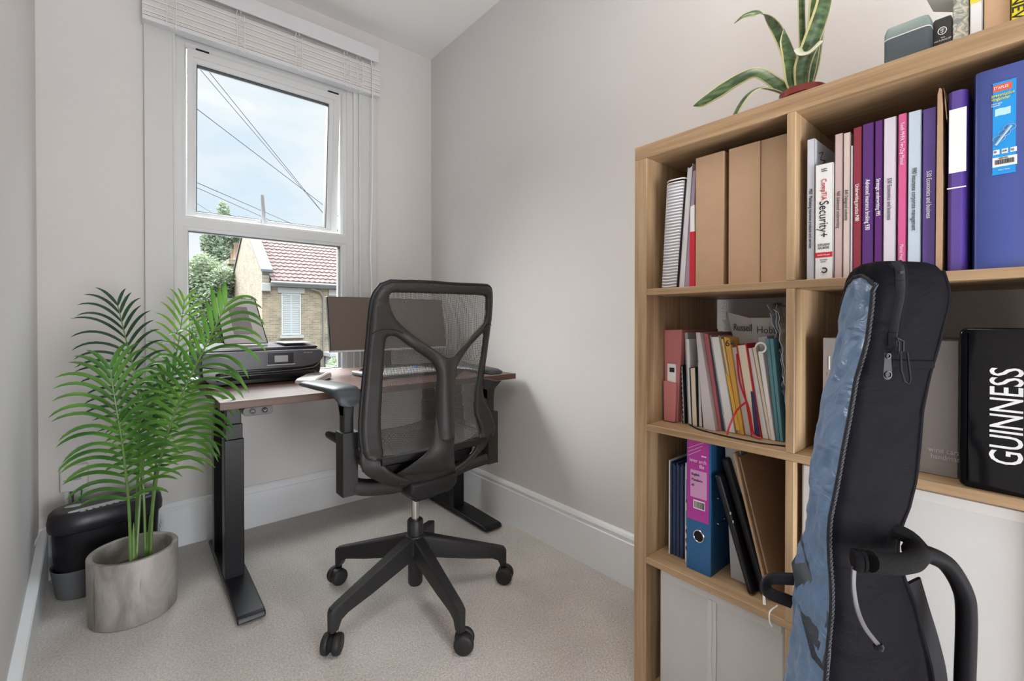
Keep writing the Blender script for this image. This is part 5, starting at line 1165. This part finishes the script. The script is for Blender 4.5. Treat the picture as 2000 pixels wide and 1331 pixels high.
for k in range(9):
    c = MS @ V(-.080+.019*k, -.0625+.0006*k, .3125)
    if k == 0: b.tube([c+V(-.007, -.003, 0), c+V(0, .005, 0), c+V(.007, -.003, 0)], .0009, 4, loop=True)
    else: b.tube([c+V(.0065*math.cos(a), .0035*math.sin(a), 0) for a in [j*PI/5 for j in range(10)]], .0009, 4, loop=True); b.tube([c+V(-.003, -.001, 0), c+V(.003, .001, 0)], .0009, 4)
b.build('warning_symbols', M['white'], shr)
b = B(); b.lathe([(.024, 0), (.024, .002), (.020, .0035), (.001, .0035)], MS @ V(-.092, .022, .3125), 24, M=Matrix.Diagonal((1.1, .55, 1))); b.build('control_dial', M['silver'], shr, smooth=True)
b = B(); b.box(-.03, .02, .028, .032, .3128, .3138, M=MS); b.box(.045, .09, .022, .026, .3128, .3138, M=MS); b.build('lid_marks', plain('pale_print', (.35, .35, .36), .5), shr)
text('rexel', .036, M['white'], shr, MS @ frame((.1675, .0, .268), (0, .35, -1), (0, 1, .35)), 'lettering', .85)
b = B()
for k in range(3): b.tube([MS @ V(.158, -.035+.012*k, .175-.02*k), MS @ V(.160, -.015+.012*k, .185-.02*k)], .0018, 4)
b.build('side_print', M['white'], shr)
# wall socket box with its leads
sk = thing('network_box', 'white telephone network box low on the window wall with a green lead', 'wall box', (-.17, 2.49, .38))
B().box(-.212, -.131, 2.474, 2.4995, .330, .432).build('cover', plain('white_abs', (.60, .59, .58), .4), sk, bevel=.005, seg=4)
text('openreach', .0145, plain('navy_ink', (.03, .03, .14), .5), sk, frame((-.203, 2.4737, .373), (1, 0, 0), (0, 0, 1)), 'lettering', .85)
b = B(); b.tube(smoothpath([(-.150, 2.488, .332), (-.151, 2.487, .31), (-.156, 2.486, .28), (-.158, 2.484, .21)], 5), .0025, 6); b.build('green_lead', plain('green_cable', (.02, .25, .05), .5), sk, smooth=True)
b = B(); b.tube([(-.178, 2.488, .332), (-.178, 2.487, .318), (-.176, 2.487, .30), (-.175, 2.484, .21)], [.007, .006, .003, .0028], 8); b.build('grey_lead', plain('grey_cable', (.10, .10, .10), .5), sk, smooth=True)
b = B(); b.box(-.200, -.190, 2.493, 2.4995, .205, .335); b.build('cable_trunking', M['white'], sk)
cl = thing('cable', 'thin white cable lying along the left skirting top behind the shredder', 'cable', (-.25, 2.42, .2))
b = B(); b.tube(smoothpath([(-.268, 2.35, .196), (-.262, 2.40, .206), (-.255, 2.44, .212), (-.235, 2.470, .216), (-.205, 2.484, .214), (-.16, 2.489, .206)], 6), .0035, 7); b.build('lead', M['white'], cl, smooth=True)
# ============================================================ guitar in its gig bag, held by a floor stand
BAG = [(1.068, 0.781, 0.154, 0.903, 0.215, 0.896, 0.096), (1.044, 0.781, 0.153, 0.896, 0.22, 0.902, 0.091), (1.023, 0.78, 0.154, 0.892, 0.223, 0.898, 0.093), (0.972, 0.774, 0.158, 0.888, 0.226, 0.889, 0.101), (0.924, 0.763, 0.167, 0.878, 0.234, 0.878, 0.11), (0.875, 0.756, 0.172, 0.868, 0.241, 0.87, 0.116), (0.826, 0.749, 0.178, 0.861, 0.246, 0.867, 0.118), (0.778, 0.742, 0.183, 0.853, 0.253, 0.863, 0.121), (0.732, 0.735, 0.189, 0.851, 0.254, 0.854, 0.128), (0.708, 0.733, 0.19, 0.85, 0.254, 0.845, 0.135), (0.673, 0.734, 0.189, 0.85, 0.255, 0.841, 0.138), (0.638, 0.736, 0.187, 0.837, 0.265, 0.848, 0.132), (0.603, 0.736, 0.187, 0.831, 0.27, 0.86, 0.122), (0.554, 0.732, 0.19, 0.829, 0.271, 0.869, 0.114), (0.509, 0.729, 0.192, 0.827, 0.271, 0.877, 0.106),
 (.40, .722, .196, .824, .285, .895, .095), (.28, .715, .200, .825, .300, .905, .085), (.15, .718, .200, .830, .295, .900, .090), (.05, .735, .190, .835, .275, .885, .110), (.004, .755, .185, .835, .255, .870, .130)]
BAG = BAG[::-1]
zs = [r[0] for r in BAG]
def bagAt(z): return [interp(z, zs, [r[k] for r in BAG]) for k in range(1, 7)]
def ringpts(z, shrink=0.0, lift=0.0, ripple=True):
    ax, ay, lx, ly, rx, ry = bagAt(z); A, L_, R_ = V(ax, ay, z), V(lx, ly, z), V(rx, ry, z); Bk = L_+R_-A
    cen = (A+L_+R_+Bk)/4; out = []
    def seg(p, q, n, bulge, blue):
        d_ = (q-p).normalized(); nrm_ = V(d_.y, -d_.x, 0)
        if nrm_.dot((p+q)/2-cen) < 0: nrm_ = -nrm_
        L = (q-p).length
        for i in range(n):
            t = i/n; o = p.lerp(q, t) + nrm_*bulge*math.sin(PI*t)**.7
            rnd = .006*((2*abs(t-.5))**10); o -= nrm_*rnd
            if ripple:
                f = math.sin(PI*t)**.5
                w = noise.noise(V(t*2.2+z*5, z*17, 3.1 if blue else 9.7))*1.0 + .6*noise.noise(V(t*5-z*9, z*34, 1.7))
                o += nrm_*w*(.0052 if blue else .0032)*f
            out.append(o)
    seg(L_, A, 14, .008, True); seg(A, R_, 16, .006, False); seg(R_, Bk, 8, .006, False); seg(Bk, L_, 8, .004, False)
    if shrink:
        out = [cen + (o-cen)*(1-shrink) for o in out]
    return [o+V(0, 0, lift) for o in out]
bag = thing('gig_bag', 'tall padded guitar gig bag, blue-grey satin front and black side, before the bookcase', 'guitar bag', (.83, .18, 0))
def satin(name, c1, c2, rough, str_):
    m, nt, bq = newmat(name); N = nt.nodes.new; L = nt.links.new
    tc = N('ShaderNodeTexCoord'); mp = N('ShaderNodeMapping'); mp.inputs['Scale'].default_value = (7, 7, 13); mp.inputs['Rotation'].default_value = (.5, .3, 0)
    L(tc.outputs['Object'], mp.inputs[0]); n = N('ShaderNodeTexNoise'); n.inputs['Scale'].default_value = 1.6; n.inputs['Detail'].default_value = 4; n.inputs['Distortion'].default_value = 1.3
    L(mp.outputs[0], n.inputs['Vector']); bq.inputs['Base Color'].default_value = (*c1, 1)
    bq.inputs['Roughness'].default_value = rough; bq.inputs['Sheen Weight'].default_value = .25 if 'satin' in name else 0; bq.inputs['Sheen Roughness'].default_value = .35; bq.inputs['Sheen Tint'].default_value = (*c2, 1)
    bp = N('ShaderNodeBump'); bp.inputs['Strength'].default_value = str_; bp.inputs['Distance'].default_value = .012; L(n.outputs['Fac'], bp.inputs['Height']); L(bp.outputs[0], bq.inputs['Normal'])
    return m
M['satin'] = satin('blue_grey_satin', (.105, .165, .270), (.5, .6, .8), .34, .65); M['nylon'] = satin('black_nylon', (.004, .004, .006), (.02, .02, .03), .6, .35); M['nylon'].node_tree.nodes['Principled BSDF'].inputs['Specular IOR Level'].default_value = .05
rings = []; ztop = 1.052; n_ = 120; NB = 26
def arch(t): return interp(t, [0, .08, .2, .4, .7, .9, 1], [1.006, 1.034, 1.052, 1.064, 1.070, 1.062, 1.046])
def segpts(p, q, n, bulge, kind, zf, cen):
    out = []; d_ = (q-p); d_.z = 0; d_.normalize(); nrm_ = V(d_.y, -d_.x, 0)
    if nrm_.dot((p+q)/2-cen) < 0: nrm_ = -nrm_
    for i in range(n):
        t = i/n; z = zf(t); ax, ay, lx, ly, rx, ry = bagAt(z); A, L_, R_ = V(ax, ay, z), V(lx, ly, z), V(rx, ry, z); Bk = L_+R_-A; Bk.z = z
        P0, P1 = {'blue': (L_, A), 'side': (A, R_), 'back': (R_, Bk), 'far': (Bk, L_)}[kind]
        o = P0.lerp(P1, t) + nrm_*bulge*math.sin(PI*t)**.7 - nrm_*.006*((2*abs(t-.5))**10); f = math.sin(PI*t)**.5
        if kind == 'blue':
            w = 0
            for fq_, am in ((1, 1), (2.1, .55), (4.0, .3)):
                w += am*(1-2.6*abs(noise.noise(V(t*1.7*fq_+z*6*fq_, (z*15-t*2.0)*fq_, 3.1+fq_))))
            o += nrm_*(w-.7)*.0048*f
        else:
            w = noise.noise(V(t*2.2+z*5, z*14, 9.7)) + .5*(1-2.5*abs(noise.noise(V(t*3-z*7, z*20, 1.7)))); o += nrm_*w*.0034*f
        out.append(o)
    return out
def ring(u):
    z = lerp(.004, ztop, u); ax, ay, lx, ly, rx, ry = bagAt(z); A, L_, R_ = V(ax, ay, z), V(lx, ly, z), V(rx, ry, z); Bk = L_+R_-A; Bk.z = z; cen = (A+L_+R_+Bk)/4
    return segpts(L_, A, NB, .009, 'blue', lambda t: lerp(.004, arch(t), u), cen) + segpts(A, R_, 22, .007, 'side', lambda t: lerp(.004, lerp(1.046, ztop, min(1, t*4)), u), cen) + segpts(R_, Bk, 8, .006, 'back', lambda t: z, cen) + segpts(Bk, L_, 8, .004, 'far', lambda t: lerp(.004, lerp(ztop, 1.006, t**4), u), cen)
for i in range(n_+1): rings.append(ring(i/n_))
top = rings[-1]; cc_ = sum(top, V(0, 0, 0))/len(top)
def cap(k): 
    s_, zz = ((.03, .35), (.09, .62), (.18, .82), (.32, .94), (.55, .99), (.985, 1.0))[k]
    return [V(lerp(p.x, cc_.x, s_), lerp(p.y, cc_.y, s_), lerp(p.z, 1.0905, zz)) for p in top]
for k in range(6): rings.append(cap(k))
b = B(); nn_ = len(rings[0]); b.v = [p for r in rings for p in r]
for i in range(len(rings)-1):
    for j in range(nn_):
        b.f.append((i*nn_+j, i*nn_+(j+1) % nn_, (i+1)*nn_+(j+1) % nn_, (i+1)*nn_+j)); b.m.append(0 if (j < NB and i < n_) else 1)
b.f.append(tuple(reversed(range(nn_)))); b.m.append(1)
b.build('shell', [M['satin'], M['nylon']], bag, smooth=True, angle=75)
# twisted piping up both edges of the front and over its top
pth = [rings[i][NB] for i in range(6, n_, 2)] + [rings[n_][j] for j in range(NB, 0, -1)] + [rings[i][0] for i in range(n_, 6, -2)]
b = B(); b.tube(pth, .0030, 7); b.build('piping', plain('black_cord_piping', (.012, .012, .016), .6, bump=.8, bscale=260, spec=.3), bag, smooth=True)
tw = B()
for i in range(0, len(pth)//2 - 2):
    for h in range(3):
        p = pth[i].lerp(pth[i+1], h/3); tw.tube([p+V(-.0030, -.0016, -.0016), p+V(-.0016, -.0032, .0004), p+V(.0008, -.0030, .0020)], .0007, 4)
tw.build('cord_twist', plain('cord_highlight', (.10, .11, .14), .45), bag, smooth=True)
b = B(); b.tube([rings[i][NB+22] for i in range(6, n_+4, 2)], .0055, 8); b.build('back_binding', M['nylon'], bag, smooth=True)
# coil zip beside the piping, doubled pullers hanging from it
def zp(z, j, o=0):
    u = (z-.004)/(ztop-.004); r = ring(min(1, u)); jj = j if j <= 0 else j; p = r[jj]; c = sum(r, V(0, 0, 0))/len(r); q = (p-c); q.z = 0; return p + q.normalized()*o
ZJ = NB+5
zl = [(rings[i][ZJ], rings[i][ZJ]-cc_) for i in range(112, n_+1, 2)] + [(rings[n_+1+k][ZJ-k//2], rings[n_+1+k][ZJ-k//2]-cc_+V(0, 0, .02*(k+1))) for k in range(3)]
zn = []
for p, q in zl:
    q = V(q.x, q.y, max(0, p.z-1.05)*1.6); zn.append(q.normalized())
zc = [p+n*.0022 for (p, _), n in zip(zl, zn)]
zpth = smoothpath(zc, 6); znn = [zn[min(len(zn)-1, int(i/6+.5))] for i in range(len(zpth))]
b = B(); b.ribbon(zpth, .0088, .0010, znn); b.build('zip_tape', plain('zip_tape', (.008, .008, .010), .8, spec=.15), bag, smooth=True)
b = B()
for i in range(len(zpth)-1):
    t_ = (zpth[i+1]-zpth[i]).normalized(); w_ = t_.cross(znn[i]).normalized()
    for h in (0, .5):
        p = zpth[i].lerp(zpth[i+1], h) + znn[i]*.0012
        b.tube([p - w_*.0050 + t_*.0010, p + znn[i]*.0012 - t_*.0004, p + w_*.0050 + t_*.0010], .00075, 4)
b.build('zip_teeth', plain('zip_teeth', (.016, .016, .018), .4, spec=.2), bag, smooth=True)
PM_ = plain('gunmetal', (.020, .020, .024), .35, spec=.12)
z0_ = zc[0]; b = B(); b.box(z0_.x-.004, z0_.x+.004, z0_.y-.005, z0_.y+.004, z0_.z-.012, z0_.z+.006)
zo = z0_ + V(-.004, -.005, -.004)
b.tube([zo+V(0, 0, .003), zo+V(-.004, -.003, -.002), zo+V(-.004, -.003, -.014), zo+V(0, -.002, -.018), zo+V(.006, -.006, -.014), zo+V(.006, -.006, -.001)], .0014, 6, loop=True)
b.build('zip_slider', PM_, bag, bevel=.001)
q0 = zo+V(.001, -.004, -.014)
b = B(); b.tube([q0, q0+V(-.0015, -.001, -.026), q0+V(.002, -.004, -.041), q0+V(.0075, -.0075, -.045), q0+V(.0095, -.009, -.038), q0+V(.006, -.006, -.002)], .0013, 6, loop=True); b.build('puller_loop', PM_, bag, smooth=True)
b = B(); fr2 = frame((.7610, .1390, .962), (.765, -.644, 0), (0, 0, 1))
def outl(w0, w1, l, n=8): return [(-w0, 0), (w0, 0), (w1, -l+w1)] + [(w1*math.cos(a), -l+w1+w1*-abs(math.sin(a))) for a in [k*PI/n for k in range(1, n)]] + [(-w1, -l+w1)]
o_ = outl(.0045, .0065, .036); b.loft([[fr2 @ V(x, y, zq) for x, y in o_] for zq in (0, .0022)]); b.build('puller_tag', PM_, bag, bevel=.0008)
b = B(); b.tube([fr2 @ V(.0042*math.cos(a), -.0285+.0042*math.sin(a), .003) for a in [k*PI/8 for k in range(16)]], .0006, 5, loop=True); b.tube([fr2 @ V(.003*math.cos(a), -.004+.003*math.sin(a), .003) for a in [k*PI/6 for k in range(12)]], .0007, 5, loop=True); b.build('tag_relief', M['gloss'], bag, smooth=True)
# stitched band across the side, grab strap, mesh patch
b = B(); b.ribbon([zp(.944, j, .0015)+V(0, 0, -.002*(j-NB-12)/8) for j in range(NB+6, NB+22)], .0055, .0014, [V(-.5, -.85, 0)]*16); b.build('stitched_band', M['nylon'], bag, smooth=True)
b = B(); b.loft([[zp(.667, 0, .003), zp(.667, 3, .003)], [zp(.655, 0, .003), zp(.655, 6, .003)], [zp(.62, 2, .004), zp(.62, 13, .003)], [zp(.59, 5, .004), zp(.59, 24, .003)], [zp(.55, 13, .004), zp(.55, 25, .003)], [zp(.515, 20, .004), zp(.515, 25, .003)]], cap=False, closed=False)
o = b.build('mesh_patch', plain('woven_mesh_patch', (.055, .065, .08), .6, bump=1.0, bscale=420), bag, smooth=True); q = o.modifiers.new('t', 'SOLIDIFY'); q.thickness = .0015
b = B(); b.ribbon(smoothpath([(.868, .128, .625), (.885, .121, .580), (.905, .111, .521), (.915, .104, .467), (.912, .100, .38), (.90, .098, .30)], 6), .014, .0022, (-.55, -.8, 0)); b.build('shoulder_strap', plain('webbing', (.010, .010, .012), .75, spec=.2), bag, smooth=True)
b = B(); b.ribbon(smoothpath([(.832, .268, .580), (.815, .300, .572), (.812, .302, .552), (.832, .272, .540)], 5), .010, .003, (.5, .8, 0)); b.build('side_buckle', M['blackp'], bag, smooth=True)
b = B(); b.tube(smoothpath([(.822, .290, .530), (.812, .298, .520), (.810, .298, .505), (.815, .296, .495)], 5), .0012, 5); b.build('white_thread', M['white'], bag, smooth=True)

gs = thing('guitar_stand', 'black tubular guitar stand whose foam yoke wraps the gig bag', 'stand', (.88, .06, 0))
st = [(.871, .073, .02), (.871, .073, .512), (.872, .072, .603), (.867, .076, .638), (.853, .089, .670), (.834, .105, .684), (.815, .116, .689)]
b = B(); b.tube(st[:1] + smoothpath(st[1:], 6), .0112, 14); b.build('upright_tube', M['mattblack'], gs, smooth=True)
b = B(); b.tube(smoothpath([(.820, .121, .690), (.803, .112, .692), (.763, .114, .695), (.728, .127, .699), (.702, .143, .705)], 6), [.0128]*25, 12); b.tube(smoothpath([(.826, .112, .690), (.832, .126, .701), (.826, .145, .708)], 4), .0105, 10)
b.build('foam_yoke', plain('black_foam', (.005, .005, .005), .9, spec=.15, bump=.5, bscale=500), gs, smooth=True)
b = B(); b.lathe([(.0125, -.007), (.0132, -.004), (.0132, .0), (.0122, .001), (.0122, .002), (.0132, .003), (.0132, .006)], (.692, .1515, .7065), 16, axis='x', M=Matrix.Rotation(math.radians(-60), 3, 'Z')); b.build('end_cap', M['mattblack'], gs, smooth=True)
b = B(); b.ribbon(smoothpath([(.687, .156, .698), (.686, .156, .672), (.690, .153, .645), (.704, .149, .620), (.720, .143, .600), (.730, .140, .590)], 6), .0028, .0014, (-.6, -.7, 0)); b.build('retaining_strap', plain('rubber_strap', (.06, .055, .065), .4), gs, smooth=True)
b = B(); b.lathe([(.005, 0), (.006, .004), (.004, .008)], (.7315, .1395, .583), 10); b.build('strap_button', M['gloss'], gs, smooth=True)
for a in (200, 320, 80):
    aa = math.radians(a); b = B(); b.tube([(.871, .073, .10), (.871+.10*math.cos(aa), .073+.10*math.sin(aa), .055), (.871+.14*math.cos(aa), .073+.14*math.sin(aa), .011)], .009, 10); b.build('leg', M['mattblack'], gs, smooth=True)

# ============================================================ outside: brick house across the street, trees, wires
def brick(ax):
    m, nt, bq = newmat('stock_brick_'+ax); N = nt.nodes.new; L = nt.links.new
    tc = N('ShaderNodeTexCoord'); sp = N('ShaderNodeSeparateXYZ'); cb = N('ShaderNodeCombineXYZ'); L(tc.outputs['Object'], sp.inputs[0]); L(sp.outputs['X' if ax == 'x' else 'Y'], cb.inputs['X']); L(sp.outputs['Z'], cb.inputs['Y'])
    br = N('ShaderNodeTexBrick'); br.inputs['Scale'].default_value = 1; br.inputs['Brick Width'].default_value = .23; br.inputs['Row Height'].default_value = .078; br.inputs['Mortar Size'].default_value = .009; br.inputs['Bias'].default_value = -.1
    br.inputs['Color1'].default_value = (.215, .160, .090, 1); br.inputs['Color2'].default_value = (.135, .100, .062, 1); br.inputs['Mortar'].default_value = (0.208, 0.192, 0.168, 1)
    L(cb.outputs[0], br.inputs['Vector'])
    n = N('ShaderNodeTexNoise'); n.inputs['Scale'].default_value = 2.2; n.inputs['Detail'].default_value = 6; L(tc.outputs['Object'], n.inputs['Vector'])
    mx = N('ShaderNodeMixRGB'); mx.blend_type = 'OVERLAY'; mx.inputs[0].default_value = .5; L(br.outputs['Color'], mx.inputs[1]); L(n.outputs['Fac'], mx.inputs[2]); L(mx.outputs[0], bq.inputs['Base Color']); bq.inputs['Roughness'].default_value = .9
    return m
HX, HY = 4.238, 21.276
hs_ = thing('house', 'yellow brick house with red tiled roof across the street', 'house', (HX, HY, -3.2)); G0 = -3.2
bx_, by_ = brick('x'), brick('y'); stone = plain('painted_stone', (0.248, 0.240, 0.224), .7); lead = plain('slate_coping', (0.075, 0.082, 0.09), .7, mottle=.12, mscale=3)
def H(x, y, z): return V(HX+x, HY+y, z)
b = B(); b.loft([[H(x, y, z) for x, z in ((0, G0), (9, G0), (9, 2.60), (0, 2.60))] for y in (0, .3)]); b.build('front_wall', bx_, hs_)
gp = [(0, G0), (7.25, G0), (7.25, 3.02), (3.62, 5.55), (0, 3.06)]
b = B(); b.loft([[H(x, y+.001, z) for y, z in gp] for x in (-.002, .28)]); b.build('gable_wall', by_, hs_)
b = B(); b.loft([[H(x, y, z) for y, z in ((-.12, 3.02), (3.62, 5.56), (7.4, 2.92), (7.4, 3.02), (3.62, 5.70), (-.12, 3.14))] for x in (-.06, .40)]); b.build('gable_coping', lead, hs_, bevel=.02)
B().box(HX-.03, HX+.30, HY-.14, HY+.02, 2.22, 2.56).build('corbel', stone, hs_, bevel=.02)
# pantiled slope
b = B(); rows = 15; nxt = 200
for r in range(rows):
    y0 = -.22 + r*(3.85/rows); y1 = y0 + 3.85/rows + .06; z0 = 2.62 + (y0+.22)*.70; z1 = 2.62 + (y1+.22)*.70
    vs = []
    for j, (yy, zz, o) in enumerate(((y0, z0, .05), (y0, z0, .085), (y1, z1, .035))):
        for i in range(nxt+1):
            x = .30 + 8.7*i/nxt; w = .5+.5*math.sin(2*PI*x/.22 + .0*r); vs.append(H(x, yy, zz + o + (.035*w**2 if j else 0)))
    n0 = len(b.v); b.add(vs, [(j*(nxt+1)+i, j*(nxt+1)+i+1, (j+1)*(nxt+1)+i+1, (j+1)*(nxt+1)+i) for j in range(2) for i in range(nxt)])
b.build('roof', plain('red_roof_tile', (0.080, 0.043, 0.037), .8, mottle=.22, mscale=5), hs_, smooth=False, flip=False)
b = B(); b.loft([[H(x, y, z) for y, z in ((3.62, 5.32), (7.3, 2.75), (7.3, 2.65), (3.62, 5.2))] for x in (.28, 9)]); b.build('rear_roof', plain('rear_tile', (0.072, 0.040, 0.034), .8), hs_)
b = B(); b.tube([H(.28, -.25, 2.60), H(9, -.25, 2.58)], .06, 8); b.build('gutter', plain('grey_gutter', (0.165, 0.160, 0.150), .5), hs_, smooth=True)
B().box(HX+.28, HX+9, HY-.12, HY, 2.44, 2.58).build('fascia', stone, hs_)
b = B(); b.tube([H(1.9, -.12, 2.40), H(2.30, -.10, 2.30), H(2.46, -.06, 2.05), H(2.48, -.05, G0)], .035, 8); b.build('downpipe', plain('old_pipe', (0.150, 0.135, 0.115), .6), hs_, smooth=True)
B().box(HX+.59, HX+1.68, HY-.04, HY+.02, 2.17, 2.42).build('lintel', stone, hs_, bevel=.01)
B().box(HX+2.72, HX+4.2, HY-.04, HY+.02, 2.12, 2.42).build('lintel', stone, hs_, bevel=.01)
upw = plain('painted_timber', (0.328, 0.328, 0.323), .5); shut = plain('white_shutter', (0.277, 0.286, 0.290), .6); gl2 = plain('dark_pane', (0.180, 0.198, 0.211), .25)
def sash(x0, x1, z0, z1):
    b = B(); w = .055
    for a in ((x0, x0+w, z0+w, z1-w), (x1-w, x1, z0+w, z1-w), (x0, x1, z1-w, z1), (x0, x1, z0, z0+w), (x0+w, x1-w, lerp(z0, z1, .69)-.02, lerp(z0, z1, .69)+.03)): b.box(HX+a[0], HX+a[1], HY-.012, HY+.05, a[2], a[3])
    f = b.build('window', upw, hs_)
    B().box(HX+x0+w, HX+x1-w, HY+.003, HY+.01, z0+w, z1-w).build('pane', gl2, f)
    s = B(); xm = (x0+x1)/2
    for k in range(22):
        zz = lerp(z0+.07, z1-.08, k/21)
        for xa, xb in ((x0+.07, xm-.03), (xm+.03, x1-.07)): s.box(HX+xa, HX+xb, HY-.004, HY+.002, zz-.028, zz+.024)
    s.box(HX+xm-.03, HX+xm+.03, HY-.006, HY+.002, z0+.05, z1-.05); s.build('shutter', shut, f)
sash(.74, 1.52, .36, 2.17); sash(2.86, 4.0, .36, 2.10)
B().box(HX+.66, HX+1.63, HY-.10, HY+.01, .22, .33).build('sill', stone, hs_, bevel=.01); B().box(HX+2.68, HX+4.2, HY-.10, HY+.01, .20, .33).build('sill', stone, hs_, bevel=.01)
b = B(); b.box(HX+2.55, HX+5.4, HY-.9, HY, G0, -.62); b.build('bay', stone, hs_, bevel=.03)
B().box(HX+2.45, HX+5.5, HY-1.0, HY+.02, -.62, -.42).build('bay_roof', plain('bay_stone', (0.266, 0.262, 0.251), .7), hs_, bevel=.03)
# chimney on the rear wing
b = B(); b.box(HX-.02, HX+.75, HY+7.6, HY+9.8, G0, 4.05); b.build('chimney_stack', by_, hs_)
B().box(HX-.12, HX+.85, HY+7.5, HY+9.9, 4.05, 4.35).build('chimney_cap', bx_, hs_, bevel=.03)
for yy, hh in ((8.0, .95), (8.9, .70), (9.5, .62)): B().lathe([(.20, 0), (.17, .1), (.155, hh-.1), (.18, hh-.06), (.18, hh), (.12, hh)], H(.36, yy, 4.34), 14).build('chimney_pot', plain('terracotta_pot', (0.209, 0.137, 0.091), .8), hs_, smooth=True)
b = B(); b.box(-12, 30, 14, 60, -3.3, -3.2); o = b.build('street_ground', plain('street', (0.105, 0.105, 0.102), .9)); struct(o); o.name = 'floor_street'

def foliage(b, cx, cy, cz, rx, ry, rz_, n, size, shape='blob', seed=0):
    random.seed(seed)
    for _ in range(n):
        while True:
            p = V(random.uniform(-1, 1), random.uniform(-1, 1), random.uniform(-1, 1))
            if shape == 'cone':
                h = (p.z+1)/2; r = (1-h)**.6*(.72+.28*math.sin(h*26+math.atan2(p.y, p.x)*2))
                if p.x*p.x+p.y*p.y < r*r and (p.x*p.x+p.y*p.y > .25*r*r or random.random() < .3): break
            elif .35 < p.length < 1*(.8+.25*noise.noise(p*2.2+V(seed, 0, 0))): break
        c = V(cx+p.x*rx, cy+p.y*ry, cz+p.z*rz_)
        u = V(random.gauss(0, 1), random.gauss(0, 1), random.gauss(0, .5)).normalized(); w = u.cross(V(random.gauss(0, 1), random.gauss(0, 1), random.gauss(0, 1))).normalized(); s = size*random.uniform(.6, 1.3)
        b.add([c-u*s, c-w*s*.45, c+u*s, c+w*s*.45], [(0, 1, 2, 3)])
bark = plain('bark', (.16, .13, .10), .9)
def tree(lab, cx, cy, g, rx, zc, rz_, n, size, mat, shape, seed, cat='tree'):
    t = thing('tree' if cat == 'tree' else 'shrub', lab, cat, (cx, cy, g))
    b = B(); b.tube([(cx, cy, g), (cx+.05, cy, zc), (cx, cy, zc+rz_*.8)], [rx*.10, rx*.06, .02], 9); b.build('trunk', bark, t, smooth=True)
    b = B(); foliage(b, cx, cy, zc, rx, rx, rz_, n, size, shape, seed); b.build('foliage', mat, t, flip=False)
lf1 = leafmat('conifer_leaf', (.105, .140, .090), (.235, .275, .175), .7); lf2 = leafmat('broad_leaf', (.13, .17, .10), (.28, .32, .20), .7)  # leaf greens paled, distance haze painted into their colour
tree('tall hazy conifer standing behind the brick house', 4.35, 32.0, -3.2, 3.0, 2.6, 5.6, 42000, .13, lf1, 'cone', 5)
tree('broad green tree left of the chimney, lower than the conifer', 3.3, 29.5, -3.2, 2.7, 1.5, 3.7, 34000, .10, lf2, 'blob', 6)
tree('dark bushy tree at the left edge of the lower window pane', 1.6, 30.0, -3.2, 1.9, 1.0, 3.2, 18000, .10, lf1, 'blob', 8)
tree('small pale garden shrub below the bay, right side of the window', 6.0, 17.0, -3.2, .8, -1.2, 1.1, 2600, .07, lf2, 'blob', 9, 'shrub')
# overhead wires
W = [((1.161, 10.839, 6.039), (4.611, 14.453, 4.254), .010, 'steepest black telephone wire crossing the upper pane'),
 ((1.04, 10.932, 5.196), (4.649, 14.423, 4.491), .012, 'thick telephone wire crossing the upper pane from mid left'),
 ((1.777, 10.309, 4.922), (4.659, 14.411, 4.175), .008, 'thin wire twinned with the steepest telephone wire'),
 ((1.033, 10.923, 3.733), (3.354, 15.511, 4.254), .010, 'upper of the three low wires at the bottom left of the upper pane'),
 ((1.033, 10.923, 3.632), (3.715, 15.203, 3.859), .008, 'middle of the three low wires at the bottom left of the upper pane'),
 ((1.031, 10.921, 3.317), (2.025, 16.63, 4.254), .006, 'lowest thin wire over the conifer top')]
wm = plain('black_cable', (.035, .035, .04), .6)
for p, q, r, lab in W:
    p, q = V(*p), V(*q); d_ = q-p; p2, q2 = p-d_*.9, q+d_*.5; m_ = (p2+q2)/2
    b = B(); n = 14
    b.tube([p2.lerp(q2, k/n) for k in range(n+1)], r*.75, 5); o = b.build('overhead_wire', wm); tag(o, lab, 'wire', 'telephone wires over the street')
